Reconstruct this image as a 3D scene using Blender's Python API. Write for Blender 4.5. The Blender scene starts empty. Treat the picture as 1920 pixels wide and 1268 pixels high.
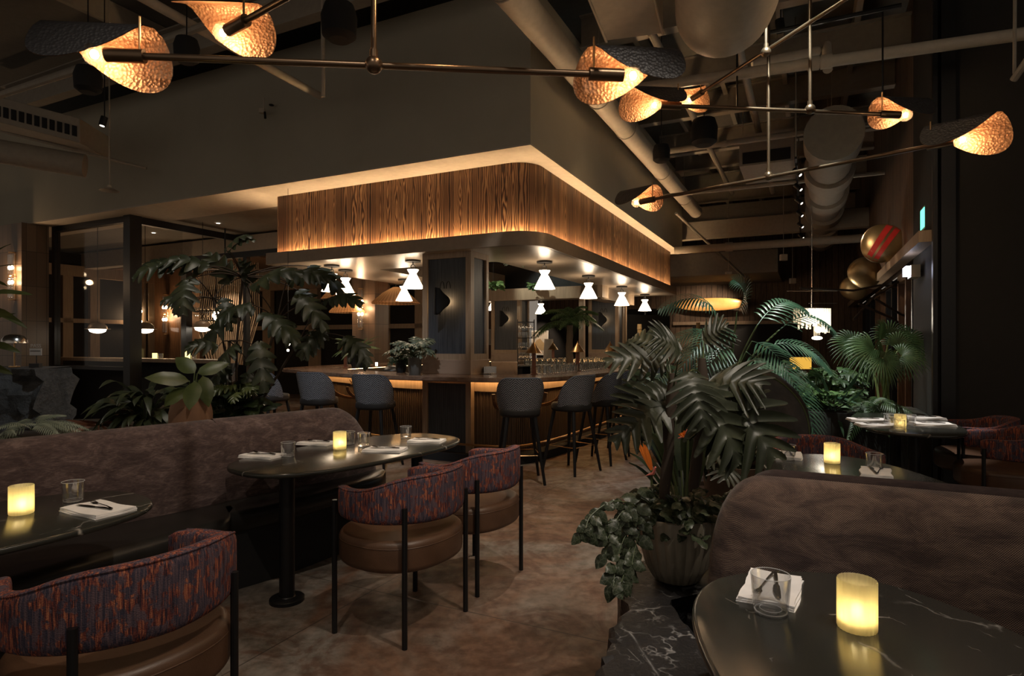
import bpy, math, random
from mathutils import Vector, Matrix, noise
PI = math.pi
S = bpy.context.scene
COL = S.collection
rnd = random.Random(11)

# ------------------------------------------------------------------ camera, world, exposure
F, HZ, CZ = 1138.0, 645.0, 1.45          # focal length in pixels of the 1920 wide frame, horizon row, eye height
cam_d = bpy.data.cameras.new('camera'); cam = bpy.data.objects.new('camera', cam_d); COL.objects.link(cam)
cam.location = (0, 0, CZ); cam.rotation_euler = (PI/2, 0, 0)
cam_d.sensor_width = 36; cam_d.lens = 36*F/1920; cam_d.shift_y = (HZ-634)/1920
cam_d.clip_start = 0.02; cam_d.clip_end = 100
S.camera = cam
S.view_settings.view_transform = 'Standard'; S.view_settings.look = 'None'
S.view_settings.gamma = 1; S.view_settings.use_curve_mapping = False
S.view_settings.exposure = 0.76
S.cycles.use_denoising = True
S.cycles.max_bounces = 6; S.cycles.transparent_max_bounces = 24
S.cycles.sample_clamp_indirect = 3.0; S.cycles.caustics_reflective = False; S.cycles.caustics_refractive = False
wd = bpy.data.worlds.new('world'); S.world = wd; wd.use_nodes = True
wd.node_tree.nodes['Background'].inputs[0].default_value = (1.0, 0.84, 0.68, 1)
wd.node_tree.nodes['Background'].inputs[1].default_value = 0.13

def V(*a): return Vector(a)
def P(px, py, D): return V((px-960)/F*D, D, CZ-(py-HZ)/F*D)
def G(px, py, z):
    D = (CZ-z)*F/(py-HZ); return V((px-960)/F*D, D, z)
# building frame: origin under the corner of the bulkhead, u recedes to the right, v recedes to the left
DR = V(.438, .899, 0); DL = V(-.899, .438, 0); ANG = math.atan2(DR.y, DR.x)
def W(u, v, z=0.0): return V(.20, 6.55, z) + DR*u + DL*v

# ------------------------------------------------------------------ lights of the room and added fill
def spot(name, loc, to, watts, color=(1, .78, .55), size=60, blend=.6, r=.03):
    l = bpy.data.lights.new(name, 'SPOT'); l.energy = watts; l.color = color
    l.spot_size = math.radians(size); l.spot_blend = blend; l.shadow_soft_size = r
    o = bpy.data.objects.new(name, l); COL.objects.link(o); o.location = loc
    o.rotation_euler = (Vector(to)-Vector(loc)).to_track_quat('-Z', 'Y').to_euler(); return o
def point(name, loc, watts, color=(1, .66, .36), r=.03, parent=None):
    l = bpy.data.lights.new(name, 'POINT'); l.energy = watts; l.color = color; l.shadow_soft_size = r
    o = bpy.data.objects.new(name, l); COL.objects.link(o); o.location = loc
    if parent: o.parent = parent
    return o
WARM = (1, .74, .5); NEUT = (1, .86, .7)
# recessed and track spots in the ceiling above the seating (housings further down), plus added fill on the stools
SPOTS = [
 ((1.6, 1.2, 5.2), (-.6, 3.2, .4), 170, NEUT, 46),      # over the barrel chairs
 ((0.4, 4.6, 5.2), (.5, 5.2, 0), 230, NEUT, 52),        # aisle floor
 ((1.5, 3.0, 5.2), (.8, 4.0, 0), 110, NEUT, 44),
 ((-1.0, 0.5, 5.2), (-1.6, 3.4, .6), 90, NEUT, 50),     # banquette
 ((-2.6, 4.2, 5.2), (-2.7, 4.8, .8), 60, NEUT, 44),
 ((2.2, 0.2, 5.2), (1.4, 2.2, .7), 90, NEUT, 46),       # sofa by the rear table
 ((4.3, 4.9, 5.2), (3.5, 5.35, .75), 420, (1, .95, .88), 17),  # table beside the planter
 ((2.3, 5.0, 5.0), (2.7, 7.0, 1.5), 520, (.88, 1, .93), 42),     # palms
 ((3.1, 7.0, 5.0), (3.6, 7.1, 1.0), 300, (.90, 1, .88), 36),
 ((1.2, 0.9, 5.2), (1.0, 2.7, 1.1), 45, (1, .95, .85), 30),     # plant on the marble ledge
 ((.9, .7, 5.2), (.75, 1.6, .75), 110, (1, .95, .92), 16),      # black marble table
 ((-1.4, 4.4, 5.2), (-5.2, 6.2, .9), 150, (.85, .95, 1), 18),   # rock and fern
 ((-3.2, 3.4, 5.2), (-2.9, 6.0, 1.0), 60, (1, .95, .8), 40),    # plants behind the banquette
 ((-.3, 4.5, 5.2), (.7, 7.2, .9), 260, (.93, .95, 1), 40),      # added fill, no housing, for stools on the long side
 ((-1.4, 4.6, 5.2), (-2.2, 7.5, .9), 215, (.93, .95, 1), 38),  # added fill, no housing, for stools on the short side
]
for i, (a, b, w, c, s) in enumerate(SPOTS): spot('ceiling_spot_or_fill', a, b, w, c, s)

# ------------------------------------------------------------------ materials
class NT:
    def __init__(s, name):
        s.m = bpy.data.materials.new(name); s.m.use_nodes = True; s.t = s.m.node_tree
        s.b = s.t.nodes['Principled BSDF']; s.out = s.t.nodes['Material Output']
    def n(s, typ, inp=None, **pr):
        nd = s.t.nodes.new('ShaderNode'+typ)
        for k, v in pr.items(): setattr(nd, k, v)
        for k, v in (inp or {}).items(): s.set(nd.inputs[k], v)
        return nd
    def set(s, sock, v):
        if isinstance(v, bpy.types.NodeSocket): s.t.links.new(v, sock)
        else:
            if isinstance(v, tuple) and len(v) == 3 and sock.type == 'RGBA': v = (*v, 1)
            sock.default_value = v
    def p(s, **kw):
        for k, v in kw.items(): s.set(s.b.inputs[k.replace('_', ' ')], v)
        return s
    def ma(s, op, a, b=0.0, c=0.0):
        return s.n('Math', {0: a, 1: b, 2: c}, operation=op).outputs[0]
    def ramp(s, fac, stops, interp='LINEAR'):
        r = s.n('ValToRGB', {'Fac': fac}); cr = r.color_ramp; cr.interpolation = interp
        while len(cr.elements) < len(stops): cr.elements.new(.5)
        for e, (p, c) in zip(cr.elements, stops):
            e.position = p; e.color = (*c, 1) if len(c) == 3 else c
        return r.outputs[0]
    def mix(s, f, a, b, bt='MIX'):
        nd = s.n('Mix', data_type='RGBA', blend_type=bt)
        s.set(nd.inputs[0], f); s.set(nd.inputs[6], a); s.set(nd.inputs[7], b); return nd.outputs[2]
    def obj(s): return s.n('TexCoord').outputs['Object']
    def uv(s): return s.n('TexCoord').outputs['UV']
    def mapv(s, vec, sc=(1, 1, 1), loc=(0, 0, 0), rot=(0, 0, 0)):
        return s.n('Mapping', {'Vector': vec, 'Scale': sc, 'Location': loc, 'Rotation': rot}).outputs[0]
    def noise(s, vec, scale, detail=3.0, rough=.55, dist=0.0):
        return s.n('TexNoise', {'Vector': vec, 'Scale': scale, 'Detail': detail, 'Roughness': rough, 'Distortion': dist}).outputs['Fac']
    def vor(s, vec, scale, out='Distance', feature='F1'):
        return s.n('TexVoronoi', {'Vector': vec, 'Scale': scale}, feature=feature).outputs[out]
    def bump(s, h, strength=.3, dist=.01):
        s.set(s.b.inputs['Normal'], s.n('Bump', {'Height': h, 'Strength': strength, 'Distance': dist}).outputs[0]); return s
    def sep(s, vec): return s.n('SeparateXYZ', {0: vec}).outputs
    def comb(s, x, y, z): return s.n('CombineXYZ', {0: x, 1: y, 2: z}).outputs[0]

def plain(name, col, rough=.5, metal=0.0, **kw):
    t = NT(name)
    f = t.noise(t.obj(), 14.0, 3.0)
    c = t.mix(f, tuple(x*.82 for x in col), tuple(min(1, x*1.15) for x in col))
    t.p(Base_Color=c, Roughness=rough, Metallic=metal, **kw); return t.m
def emit(name, col, strength):
    t = NT(name); t.p(Base_Color=(0, 0, 0), Emission_Color=col, Emission_Strength=strength); return t.m
def thin_glass(name, tint=(1, 1, 1), gl=.08, k=.85):
    t = NT(name)
    lw = t.n('LayerWeight', {'Blend': .35}).outputs['Facing']
    f = t.ma('ADD', t.ma('MULTIPLY', t.ma('POWER', lw, 2.0), k), gl)
    tr = t.n('BsdfTransparent', {0: (*tint, 1)}).outputs[0]
    g = t.n('BsdfGlossy', {'Color': (1, 1, 1, 1), 'Roughness': .04}).outputs[0]
    t.set(t.out.inputs[0], t.n('MixShader', {0: f, 1: tr, 2: g}).outputs[0]); return t.m

M = {}
def make_materials():
    # floor: stained concrete
    t = NT('stained_concrete'); o = t.obj()
    a = t.noise(o, .55, 6.0, .62, .6); b = t.noise(o, 2.6, 8.0, .65, 1.2); c = t.noise(o, 14.0, 6.0, .6)
    col = t.ramp(a, [(.32, (.11, .095, .082)), (.45, (.21, .185, .160)), (.53, (.17, .095, .062)), (.62, (.27, .235, .20)), (.72, (.33, .305, .27))])
    col = t.mix(t.ramp(b, [(.47, (0, 0, 0)), (.58, (.75, .75, .75))]), col, (.115, .060, .040), 'MIX')
    col = t.mix(.9, col, t.ramp(c, [(.36, (.52, .50, .48)), (.62, (1, 1, 1))]), 'MULTIPLY')
    cr = t.vor(t.mapv(o, (.33, .33, .33), (.2, .35, 0)), 1.0, 'Distance', 'DISTANCE_TO_EDGE')
    x, y, z = t.sep(t.mapv(o, rot=(0, 0, -ANG)))
    jx = t.ma('LESS_THAN', t.ma('ABSOLUTE', t.ma('SUBTRACT', t.ma('FRACT', t.ma('DIVIDE', t.ma('ADD', x, 10.35), 2.4)), .5)), .0016)
    jy = t.ma('LESS_THAN', t.ma('ABSOLUTE', t.ma('SUBTRACT', t.ma('FRACT', t.ma('DIVIDE', t.ma('ADD', y, 10.9), 2.4)), .5)), .0016)
    j = t.ma('MAXIMUM', t.ma('MAXIMUM', jx, jy), t.ma('MULTIPLY', t.ma('LESS_THAN', cr, .0008), .3))
    # a round stain where something stood, and a pale scratch
    ds = t.n('VectorMath', {0: o, 1: (-.12, 3.2, 0)}, operation='DISTANCE').outputs['Value']
    ring = t.ramp(ds, [(.0, (.0, 0, 0)), (.50, (.0, 0, 0)), (.505, (.35, .35, .35)), (.54, (.1, .1, .1)), (.56, (0, 0, 0))])
    col = t.mix(ring, col, (.13, .08, .06))
    col = t.mix(t.ma('MULTIPLY', j, .75), col, (.03, .025, .02))
    t.p(Base_Color=col, Roughness=t.ramp(b, [(.3, (.38,)*3), (.7, (.62,)*3)]), Specular_IOR_Level=.35).bump(c, .08, .01); M['floor'] = t.m
    # painted bulkhead
    t = NT('olive_paint'); f = t.noise(t.obj(), 1.3, 4.0)
    t.p(Base_Color=t.ramp(f, [(.3, (.42, .385, .305)), (.7, (.47, .435, .345))]), Roughness=.85); M['paint'] = t.m
    M['soffit'] = plain('pale_soffit_paint', (.52, .46, .38), .8)
    # band of planks: UV u = metres along, v = metres up
    t = NT('fir_planks'); x, y, z = t.sep(t.uv())
    pk = t.ma('DIVIDE', x, .135); idx = t.ma('FLOOR', pk); fr = t.ma('FRACT', pk)
    w1 = t.n('TexWhiteNoise', {'W': idx}, noise_dimensions='1D').outputs
    ctr = t.ma('SUBTRACT', fr, t.ma('ADD', t.ma('MULTIPLY', w1[0], .5), .25))
    vec = t.comb(t.ma('MULTIPLY', ctr, .62), t.ma('MULTIPLY', y, .34), t.ma('MULTIPLY', idx, 7.31))
    vec = t.comb(t.ma('MULTIPLY', ctr, .55), t.ma('MULTIPLY', y, 1.15), t.ma('MULTIPLY', idx, 7.31))
    nn = t.noise(vec, 1.9, 2.0, .5, .1)
    w2 = t.n('TexWhiteNoise', {'W': t.ma('ADD', idx, 31.7)}, noise_dimensions='1D').outputs[0]
    ph = t.ma('ADD', t.ma('MULTIPLY', nn, t.ma('ADD', t.ma('MULTIPLY', w2, 34.0), 5.0)), t.ma('MULTIPLY', t.ma('POWER', t.ma('ABSOLUTE', ctr), 1.5), t.ma('ADD', t.ma('MULTIPLY', w1[0], 46.0), 26.0)))
    rg = t.ma('ADD', t.ma('MULTIPLY', t.ma('SINE', ph), .5), .5)
    fine = t.noise(t.comb(t.ma('MULTIPLY', x, 60.0), t.ma('MULTIPLY', y, 2.2), idx), 4.0, 4.0)
    col = t.ramp(rg, [(.0, (.028, .011, .006)), (.30, (.16, .068, .030)), (.60, (.38, .19, .088)), (1., (.60, .36, .19))])
    col = t.mix(t.ramp(w1[0], [(.0, (.0,)*3), (1., (.22,)*3)]), col, t.mix(fine, (.10, .04, .018), (.36, .17, .075)))
    col = t.mix(1.0, col, t.ramp(w2, [(0, (.42, .36, .34)), (.5, (.9, .88, .86)), (1, (1.0, 1.0, 1.0))]), 'MULTIPLY')
    col = t.mix(t.ma('MULTIPLY', fine, .4), col, (.05, .02, .01))
    gap = t.ma('LESS_THAN', t.ma('ABSOLUTE', t.ma('SUBTRACT', fr, .5)), .478)
    col = t.mix(gap, (.018, .008, .004), col)
    t.p(Base_Color=col, Roughness=.5).bump(t.ma('ADD', t.ma('MULTIPLY', rg, .3), gap), .45, .006); M['planks'] = t.m
    # dull far plank walls
    t = NT('weathered_planks'); x, y, z = t.sep(t.uv())
    pk = t.ma('DIVIDE', x, .16); idx = t.ma('FLOOR', pk)
    w1 = t.n('TexWhiteNoise', {'W': idx}, noise_dimensions='1D').outputs[0]
    fine = t.noise(t.comb(t.ma('MULTIPLY', x, 24.0), t.ma('MULTIPLY', y, 1.2), idx), 3.0, 5.0, .6, .6)
    col = t.mix(t.ma('MULTIPLY', w1, .8), t.ramp(fine, [(.3, (.09, .055, .036)), (.7, (.26, .17, .11))]), t.ramp(fine, [(.3, (.05, .035, .026)), (.7, (.15, .105, .075))]))
    gap = t.ma('LESS_THAN', t.ma('ABSOLUTE', t.ma('SUBTRACT', t.ma('FRACT', pk), .5)), .46)
    t.p(Base_Color=t.mix(gap, (.012, .008, .006), col), Roughness=.7).bump(gap, .4, .01); M['oldplanks'] = t.m
    M['bronze'] = plain('bronze_trim', (.33, .25, .175), .38, .1)
    M['under'] = plain('canopy_underside', (.37, .29, .215), .3, .1)
    # charcoal oak with vertical grain
    def grain(name, c0, c1, rough, sc=(46, 46, 1.2)):
        t = NT(name); v = t.mapv(t.obj(), sc)
        f = t.noise(v, 1.5, 5.0, .65); t.p(Base_Color=t.ramp(f, [(.35, c0), (.65, c1)]), Roughness=rough).bump(f, .25, .004); return t.m
    M['charcoal'] = grain('charcoal_oak', (.036, .041, .050), (.085, .093, .108), .55)
    M['oak'] = grain('pale_oak_frame', (.33, .235, .155), (.44, .32, .215), .5, (30, 30, 2))
    M['oakdark'] = grain('walnut_panel', (.09, .045, .022), (.20, .105, .052), .45, (30, 30, 2))
    M['reed'] = grain('reeded_walnut', (.085, .055, .034), (.16, .11, .07), .5, (40, 40, 1.5))
    M['terra'] = grain('terracotta_stem', (.22, .08, .045), (.30, .12, .07), .5)
    def marble(name, base, base2, vein, vs=1.6, thr=.012, rough=.2, patch=None, amt=.9):
        t = NT(name); o = t.obj(); w = t.noise(o, 2.2, 5.0, .6)
        off = t.n('VectorMath', {0: o, 1: t.comb(t.ma('MULTIPLY', w, .5), t.ma('MULTIPLY', w, -.35), t.ma('MULTIPLY', w, .5))}, operation='ADD').outputs[0]
        e = t.vor(t.mapv(off, (1, .6, 1), rot=(0, 0, .6)), vs, 'Distance', 'DISTANCE_TO_EDGE')
        br = t.noise(o, 5.0, 3.0)
        vm = t.ma('MULTIPLY', t.ramp(e, [(0, (1, 1, 1)), (thr, (.35,)*3), (thr*2.6, (0, 0, 0))]), t.ramp(br, [(.42, (0, 0, 0)), (.62, (1, 1, 1))]))
        col = t.mix(t.noise(o, 3.0, 4.0), base, base2)
        e2 = t.vor(t.mapv(off, (1, .5, 1), rot=(0, 0, -.5)), vs*3.1, 'Distance', 'DISTANCE_TO_EDGE')
        vm = t.ma('MAXIMUM', vm, t.ma('MULTIPLY', t.ramp(e2, [(0, (.8,)*3), (thr*2.2, (0, 0, 0))]), t.ramp(t.noise(o, 9.0, 2.0), [(.54, (0, 0, 0)), (.64, (.8,)*3)])))
        if patch: col = t.mix(t.ramp(t.noise(o, 4.2, 8.0, .7), [(.62, (0, 0, 0)), (.66, (1, 1, 1))]), col, patch)
        t.p(Base_Color=t.mix(t.ma('MULTIPLY', vm, amt), col, vein), Roughness=rough); return t
    M['blackmarble'] = marble('black_marble', (.036, .029, .024), (.052, .042, .034), (.5, .45, .4), 1.3, .0022, .27).m
    M['tabletop'] = marble('green_black_marble', (.022, .023, .020), (.034, .034, .029), (.45, .42, .38), .8, .003, .2).m
    t = marble('rough_marble', (.010, .010, .011), (.022, .020, .021), (.30, .29, .28), 3.4, .007, .42, (.20, .13, .09), .9)
    t.bump(t.noise(t.obj(), 9.0, 9.0, .7), .5, .03); M['ledge'] = t.m
    M['plinth'] = marble('tan_marble', (.33, .23, .165), (.40, .29, .215), (.16, .09, .06), 2.5, .05, .3, amt=.5).m
    t = NT('counter_stone'); o = t.obj(); f = t.noise(t.mapv(o, (1.6, 5, 5), rot=(0, 0, .5)), 2.4, 7.0, .6, .8)
    t.p(Base_Color=t.ramp(f, [(.3, (.13, .07, .045)), (.55, (.25, .155, .105)), (.75, (.34, .24, .18))]), Roughness=.22); M['counter'] = t.m
    # fabrics
    t = NT('streaked_chair_fabric'); o = t.obj()
    s1 = t.noise(t.mapv(o, (150, 150, 9)), 1.0, 3.0, .75); s2 = t.noise(t.mapv(o, (34, 34, 22)), 1.0, 3.0, .6); s3 = t.noise(t.mapv(o, (190, 190, 8), (3, 3, 3)), 1.0, 2.0)
    c1 = t.ramp(s1, [(.42, (.040, .024, .034)), (.52, (.20, .055, .042)), (.64, (.46, .17, .09))], 'LINEAR')
    c2 = t.ramp(s3, [(.42, (.045, .040, .062)), (.62, (.13, .085, .10))])
    col = t.mix(t.ramp(s2, [(.46, (0, 0, 0)), (.53, (1, 1, 1))]), c1, c2)
    t.p(Base_Color=col, Roughness=.9, Specular_IOR_Level=.2).bump(t.noise(o, 260.0, 2.0), .5, .004); M['chairfab'] = t.m
    t = NT('brown_leather'); o = t.obj(); f = t.noise(o, 7.0, 4.0)
    t.p(Base_Color=t.ramp(f, [(.3, (.072, .036, .020)), (.7, (.112, .058, .033))]), Roughness=.42).bump(t.vor(o, 260.0), .15, .002); M['leather'] = t.m
    t = NT('herringbone_tweed'); x, y, z = t.sep(t.uv())
    zig = t.ma('ABSOLUTE', t.ma('SUBTRACT', t.ma('FRACT', t.ma('DIVIDE', x, .105)), .5))
    ph = t.ma('FRACT', t.ma('DIVIDE', t.ma('ADD', y, t.ma('MULTIPLY', zig, .10)), .023))
    st = t.ma('LESS_THAN', ph, .5)
    fl = t.noise(t.comb(x, y, 0.0), 210.0, 2.0)
    st2 = t.ma('MULTIPLY', st, t.ramp(fl, [(.38, (0, 0, 0)), (.6, (1, 1, 1))]))
    t.p(Base_Color=t.mix(st2, (.045, .049, .060), (.46, .48, .53)), Roughness=.92, Specular_IOR_Level=.2).bump(st2, .3, .003); M['tweed'] = t.m
    def weave(name, c0, c1, c2, mott=3.0, dots=.0):
        t = NT(name); o = t.obj()
        big = t.noise(t.mapv(o, (1, 1, 2.4)), mott, 6.0, .68, .8)
        th = t.noise(t.mapv(o, (36, 36, 300)), 1.0, 3.0, .7)
        col = t.ramp(t.ma('ADD', t.ma('MULTIPLY', big, .62), t.ma('MULTIPLY', th, .38)), [(.40, c0), (.52, c1), (.64, c2)])
        if dots:
            x, y, z = t.sep(t.uv())
            d = t.ma('MULTIPLY', t.ma('SINE', t.ma('MULTIPLY', x, 2*PI/.0068)), t.ma('SINE', t.ma('MULTIPLY', y, 2*PI/.0068)))
            col = t.mix(t.ma('MULTIPLY', t.ma('GREATER_THAN', d, .30), t.ramp(big, [(.38, (.30,)*3), (.62, (dots,)*3)])), col, (.36, .25, .18))
        t.p(Base_Color=col, Roughness=.9, Specular_IOR_Level=.25, Sheen_Weight=.15).bump(th, .4, .004); return t.m
    M['banq'] = weave('mottled_velvet', (.046, .029, .028), (.085, .056, .052), (.17, .12, .108), 8.0)
    M['sofadark'] = weave('dark_sofa_weave', (.022, .013, .014), (.034, .021, .020), (.05, .033, .03), 6.0)
    M['sofafab'] = weave('dotted_weave', (.026, .016, .018), (.050, .032, .031), (.088, .060, .052), 6.0, 1.0)
    M['blackleather'] = plain('black_leather', (.016, .015, .014), .33)
    M['black'] = plain('black_metal', (.012, .012, .013), .38, .3)
    M['blackmatt'] = plain('black_matt', (.010, .010, .011), .8)
    M['darkwall'] = plain('near_black_paint', (.017, .015, .013), .85)
    M['brass'] = plain('aged_brass', (.50, .31, .15), .3, 1.0)
    M['rodbrass'] = plain('dark_bronze_rod', (.17, .115, .075), .32, .9)
    M['steel'] = plain('steel', (.55, .53, .5), .2, 1.0)
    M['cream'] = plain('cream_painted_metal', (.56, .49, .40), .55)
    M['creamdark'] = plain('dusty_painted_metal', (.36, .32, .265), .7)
    M['deck'] = plain('dark_ceiling_deck', (.17, .16, .14), .85)
    t = NT('hammered_copper'); o = t.obj(); v = t.vor(o, 58.0)
    t.p(Base_Color=(.35, .175, .085), Roughness=.5, Metallic=.4).bump(v, .75, .008); M['copper'] = t.m
    t = NT('hammered_slate'); o = t.obj(); v = t.vor(o, 58.0)
    t.p(Base_Color=(.050, .049, .053), Roughness=.45, Metallic=.3).bump(v, .7, .007); M['slate'] = t.m
    M['bulbcore'] = emit('glowing_filament', (1, .72, .42), 100)
    t = NT('bulb_glass')
    tr = t.n('BsdfTransparent', {0: (1, .93, .84, 1)}).outputs[0]; tl = t.n('BsdfTranslucent', {0: (1, .78, .55, 1)}).outputs[0]
    gl = t.n('BsdfGlossy', {'Color': (1, 1, 1, 1), 'Roughness': .03}).outputs[0]
    lw = t.ma('POWER', t.n('LayerWeight', {'Blend': .4}).outputs['Facing'], 2.0)
    m1 = t.n('MixShader', {0: .03, 1: tr, 2: tl}).outputs[0]
    t.set(t.out.inputs[0], t.n('MixShader', {0: t.ma('MULTIPLY', lw, .4), 1: m1, 2: gl}).outputs[0]); M['bulbglass'] = t.m
    M['opal'] = emit('lit_opal_glass', (1, .78, .54), 8)
    M['opalw'] = emit('lit_white_glass', (1, .86, .68), 5.5)
    M['ledstrip'] = emit('warm_led_strip', (1, .66, .35), 44)
    M['ledbar'] = emit('counter_led_strip', (1, .56, .22), 9)
    t = NT('frosted_candle_glass')
    tl = t.n('BsdfTranslucent', {0: (.88, .78, .48, 1)}).outputs[0]; df = t.n('BsdfDiffuse', {0: (.62, .57, .42, 1)}).outputs[0]
    gl = t.n('BsdfGlossy', {'Color': (1, 1, 1, 1), 'Roughness': .3}).outputs[0]
    m1 = t.n('MixShader', {0: .3, 1: tl, 2: df}).outputs[0]
    m2 = t.n('MixShader', {0: .14, 1: m1, 2: t.n('BsdfTransparent').outputs[0]}).outputs[0]
    t.set(t.out.inputs[0], t.n('MixShader', {0: .06, 1: m2, 2: gl}).outputs[0]); M['frost'] = t.m
    M['glass'] = thin_glass('clear_glass', (.95, .95, .95), .14); M['pane'] = thin_glass('window_glass', (.93, .93, .93), .008, .12)
    M['glassw'] = thin_glass('glassware', (.9, .9, .88), .2)
    M['flame'] = emit('candle_flame', (1, .78, .38), 30)
    M['linen'] = plain('white_linen', (.88, .85, .83), .85)
    t = NT('painted_rim_glint'); t.set(t.out.inputs[0], t.n('MixShader', {0: .5, 1: t.n('BsdfTransparent').outputs[0], 2: t.n('BsdfDiffuse', {0: (.9, .9, .9, 1)}).outputs[0]}).outputs[0]); M['rimglint'] = t.m  # half-clear white that paints bright glints along the tumbler edges
    M['cutlery'] = plain('dark_cutlery', (.10, .08, .065), .22, 1.0)
    M['soil'] = plain('potting_soil', (.03, .022, .016), .95)
    def leafm(name, c0, c1, c2, rough=.42, sc=5.0, vein=None):
        t = NT(name); o = t.obj(); f = t.noise(o, sc, 4.0, .6)
        col = t.ramp(f, [(.33, c0), (.52, c1), (.7, c2)])
        if vein: col = t.mix(t.ramp(t.vor(o, 60.0, 'Distance', 'DISTANCE_TO_EDGE'), [(.0, (1, 1, 1)), (.09, (0, 0, 0))]), col, vein)
        t.p(Base_Color=col, Roughness=rough)
        tl = t.n('BsdfTranslucent', {0: col}).outputs[0]
        t.set(t.out.inputs[0], t.n('MixShader', {0: .16, 1: t.b.outputs[0], 2: tl}).outputs[0]); return t.m
    M['lf_phil'] = leafm('philodendron_leaf', (.017, .022, .012), (.033, .040, .022), (.075, .080, .048), .42)
    M['lf_dark'] = leafm('dark_glossy_leaf', (.012, .022, .010), (.026, .042, .018), (.05, .07, .03), .35)
    M['lf_palm'] = leafm('palm_leaf', (.018, .045, .026), (.045, .090, .052), (.11, .16, .10), .3)
    M['lf_fan'] = leafm('fan_palm_leaf', (.026, .05, .018), (.055, .10, .034), (.10, .15, .055), .4)
    M['lf_bright'] = leafm('bright_green_leaf', (.045, .085, .028), (.09, .16, .05), (.16, .24, .08), .4)
    M['lf_pale'] = leafm('olive_green_leaf', (.04, .055, .016), (.065, .085, .026), (.10, .12, .04), .38)
    M['lf_pothos'] = leafm('speckled_pothos_leaf', (.020, .030, .014), (.035, .050, .024), (.050, .064, .034), .4, 9.0, (.095, .105, .07))
    M['lf_silver'] = leafm('silvery_leaf', (.06, .085, .05), (.12, .15, .10), (.22, .25, .18), .35)
    M['lf_dark2'] = leafm('deep_green_leaf', (.014, .020, .009), (.026, .034, .015), (.048, .056, .024), .42)
    M['lf_purple'] = leafm('purple_brown_leaf', (.020, .018, .016), (.04, .034, .03), (.075, .06, .055), .4)
    M['lf_fern'] = leafm('fern_frond', (.15, .19, .14), (.24, .28, .21), (.34, .38, .30), .5)
    M['lf_rust'] = leafm('rust_red_leaf', (.12, .05, .03), (.2, .08, .045), (.26, .12, .07), .5)
    M['stem'] = plain('green_stem', (.06, .085, .03), .5)
    M['trunk'] = plain('rough_trunk', (.058, .040, .028), .85)
    M['ptrunk'] = plain('palm_trunk', (.12, .085, .055), .85)
    M['flower'] = plain('orange_flower', (.85, .22, .03), .5)
    M['pink'] = plain('pink_flower_base', (.55, .16, .13), .5)
    t = NT('glazed_stoneware'); o = t.obj(); f = t.noise(t.mapv(o, (9, 9, 3)), 1.0, 4.0, .6)
    t.p(Base_Color=t.ramp(f, [(.3, (.20, .18, .135)), (.6, (.34, .30, .235)), (.8, (.44, .39, .30))]), Roughness=.32); M['stoneware'] = t.m
    M['clay'] = plain('terracotta_clay', (.26, .135, .075), .75)
    M['brownpot'] = plain('brown_clay_pot', (.155, .115, .088), .7)
    M['greypot'] = plain('grey_vase', (.10, .10, .095), .6)
    t = NT('split_rock'); o = t.obj(); f = t.noise(o, 4.0, 9.0, .7)
    t.p(Base_Color=t.ramp(f, [(.3, (.035, .036, .038)), (.7, (.13, .13, .13))]), Roughness=.8).bump(f, 1.0, .12); M['rock'] = t.m
    t = NT('glazed_tile'); x, y, z = t.sep(t.uv())
    g1 = t.ma('LESS_THAN', t.ma('ABSOLUTE', t.ma('SUBTRACT', t.ma('FRACT', t.ma('DIVIDE', x, .16)), .5)), .48)
    g2 = t.ma('LESS_THAN', t.ma('ABSOLUTE', t.ma('SUBTRACT', t.ma('FRACT', t.ma('DIVIDE', y, .62)), .5)), .493)
    f = t.noise(t.comb(t.ma('MULTIPLY', t.ma('FLOOR', t.ma('DIVIDE', x, .16)), 3.1), t.ma('FLOOR', t.ma('DIVIDE', y, .62)), 0.0), 2.0)
    t.p(Base_Color=t.mix(t.ma('MULTIPLY', g1, g2), (.05, .04, .03), t.ramp(f, [(.35, (.13, .085, .055)), (.65, (.21, .145, .10))])), Roughness=.4); M['tile'] = t.m
    t = NT('rattan'); x, y, z = t.sep(t.uv())
    f = t.ma('ADD', t.ma('MULTIPLY', t.ma('SINE', t.ma('MULTIPLY', x, 130.0)), .5), .5)
    tl = t.n('BsdfTranslucent', {0: (.75, .42, .2, 1)}).outputs[0]
    t.p(Base_Color=t.mix(f, (.10, .05, .025), (.38, .22, .12)), Roughness=.7)
    t.set(t.out.inputs[0], t.n('MixShader', {0: .35, 1: t.b.outputs[0], 2: tl}).outputs[0]); M['rattan'] = t.m
    M['gold'] = plain('polished_gold_glass', (.42, .30, .15), .36, .8)
    M['red'] = plain('red_band', (.55, .035, .03), .3)
    M['board'] = plain('honey_surfboard', (.62, .34, .11), .3)
    M['bamboo'] = plain('bamboo', (.45, .30, .13), .5)
    M['exit'] = emit('green_sign_panel', (.12, .85, .55), 1.6)
    M['whitelit'] = emit('white_sign_lamp', (.72, .76, 1), 6)
    M['crystal'] = emit('lit_crystal_strips', (1, .88, .68), 3.2)
    M['teal'] = emit('teal_led', (.05, .8, .8), 1.0)
    M['yellowlit'] = emit('amber_lit_weave', (1, .55, .08), .5)
    M['whiteceil'] = plain('pale_ceiling', (.22, .20, .17), .8)
    M['paper'] = plain('print_paper', (.55, .5, .43), .8)
    M['paperlight'] = plain('white_paper', (.7, .7, .68), .8)
    M['hill'] = plain('printed_hill', (.42, .30, .16), .8)
make_materials()
M['bulbcore2'] = emit('sconce_filament', (1, .62, .3), 45)
M['stoolseat'] = plain('black_stool_seat', (.012, .011, .011), .7)
M['lens'] = emit('lit_spot_lens', (1, .9, .75), 5)
M['bulbsoft'] = emit('soft_bulb', (1, .74, .45), 22)
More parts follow.
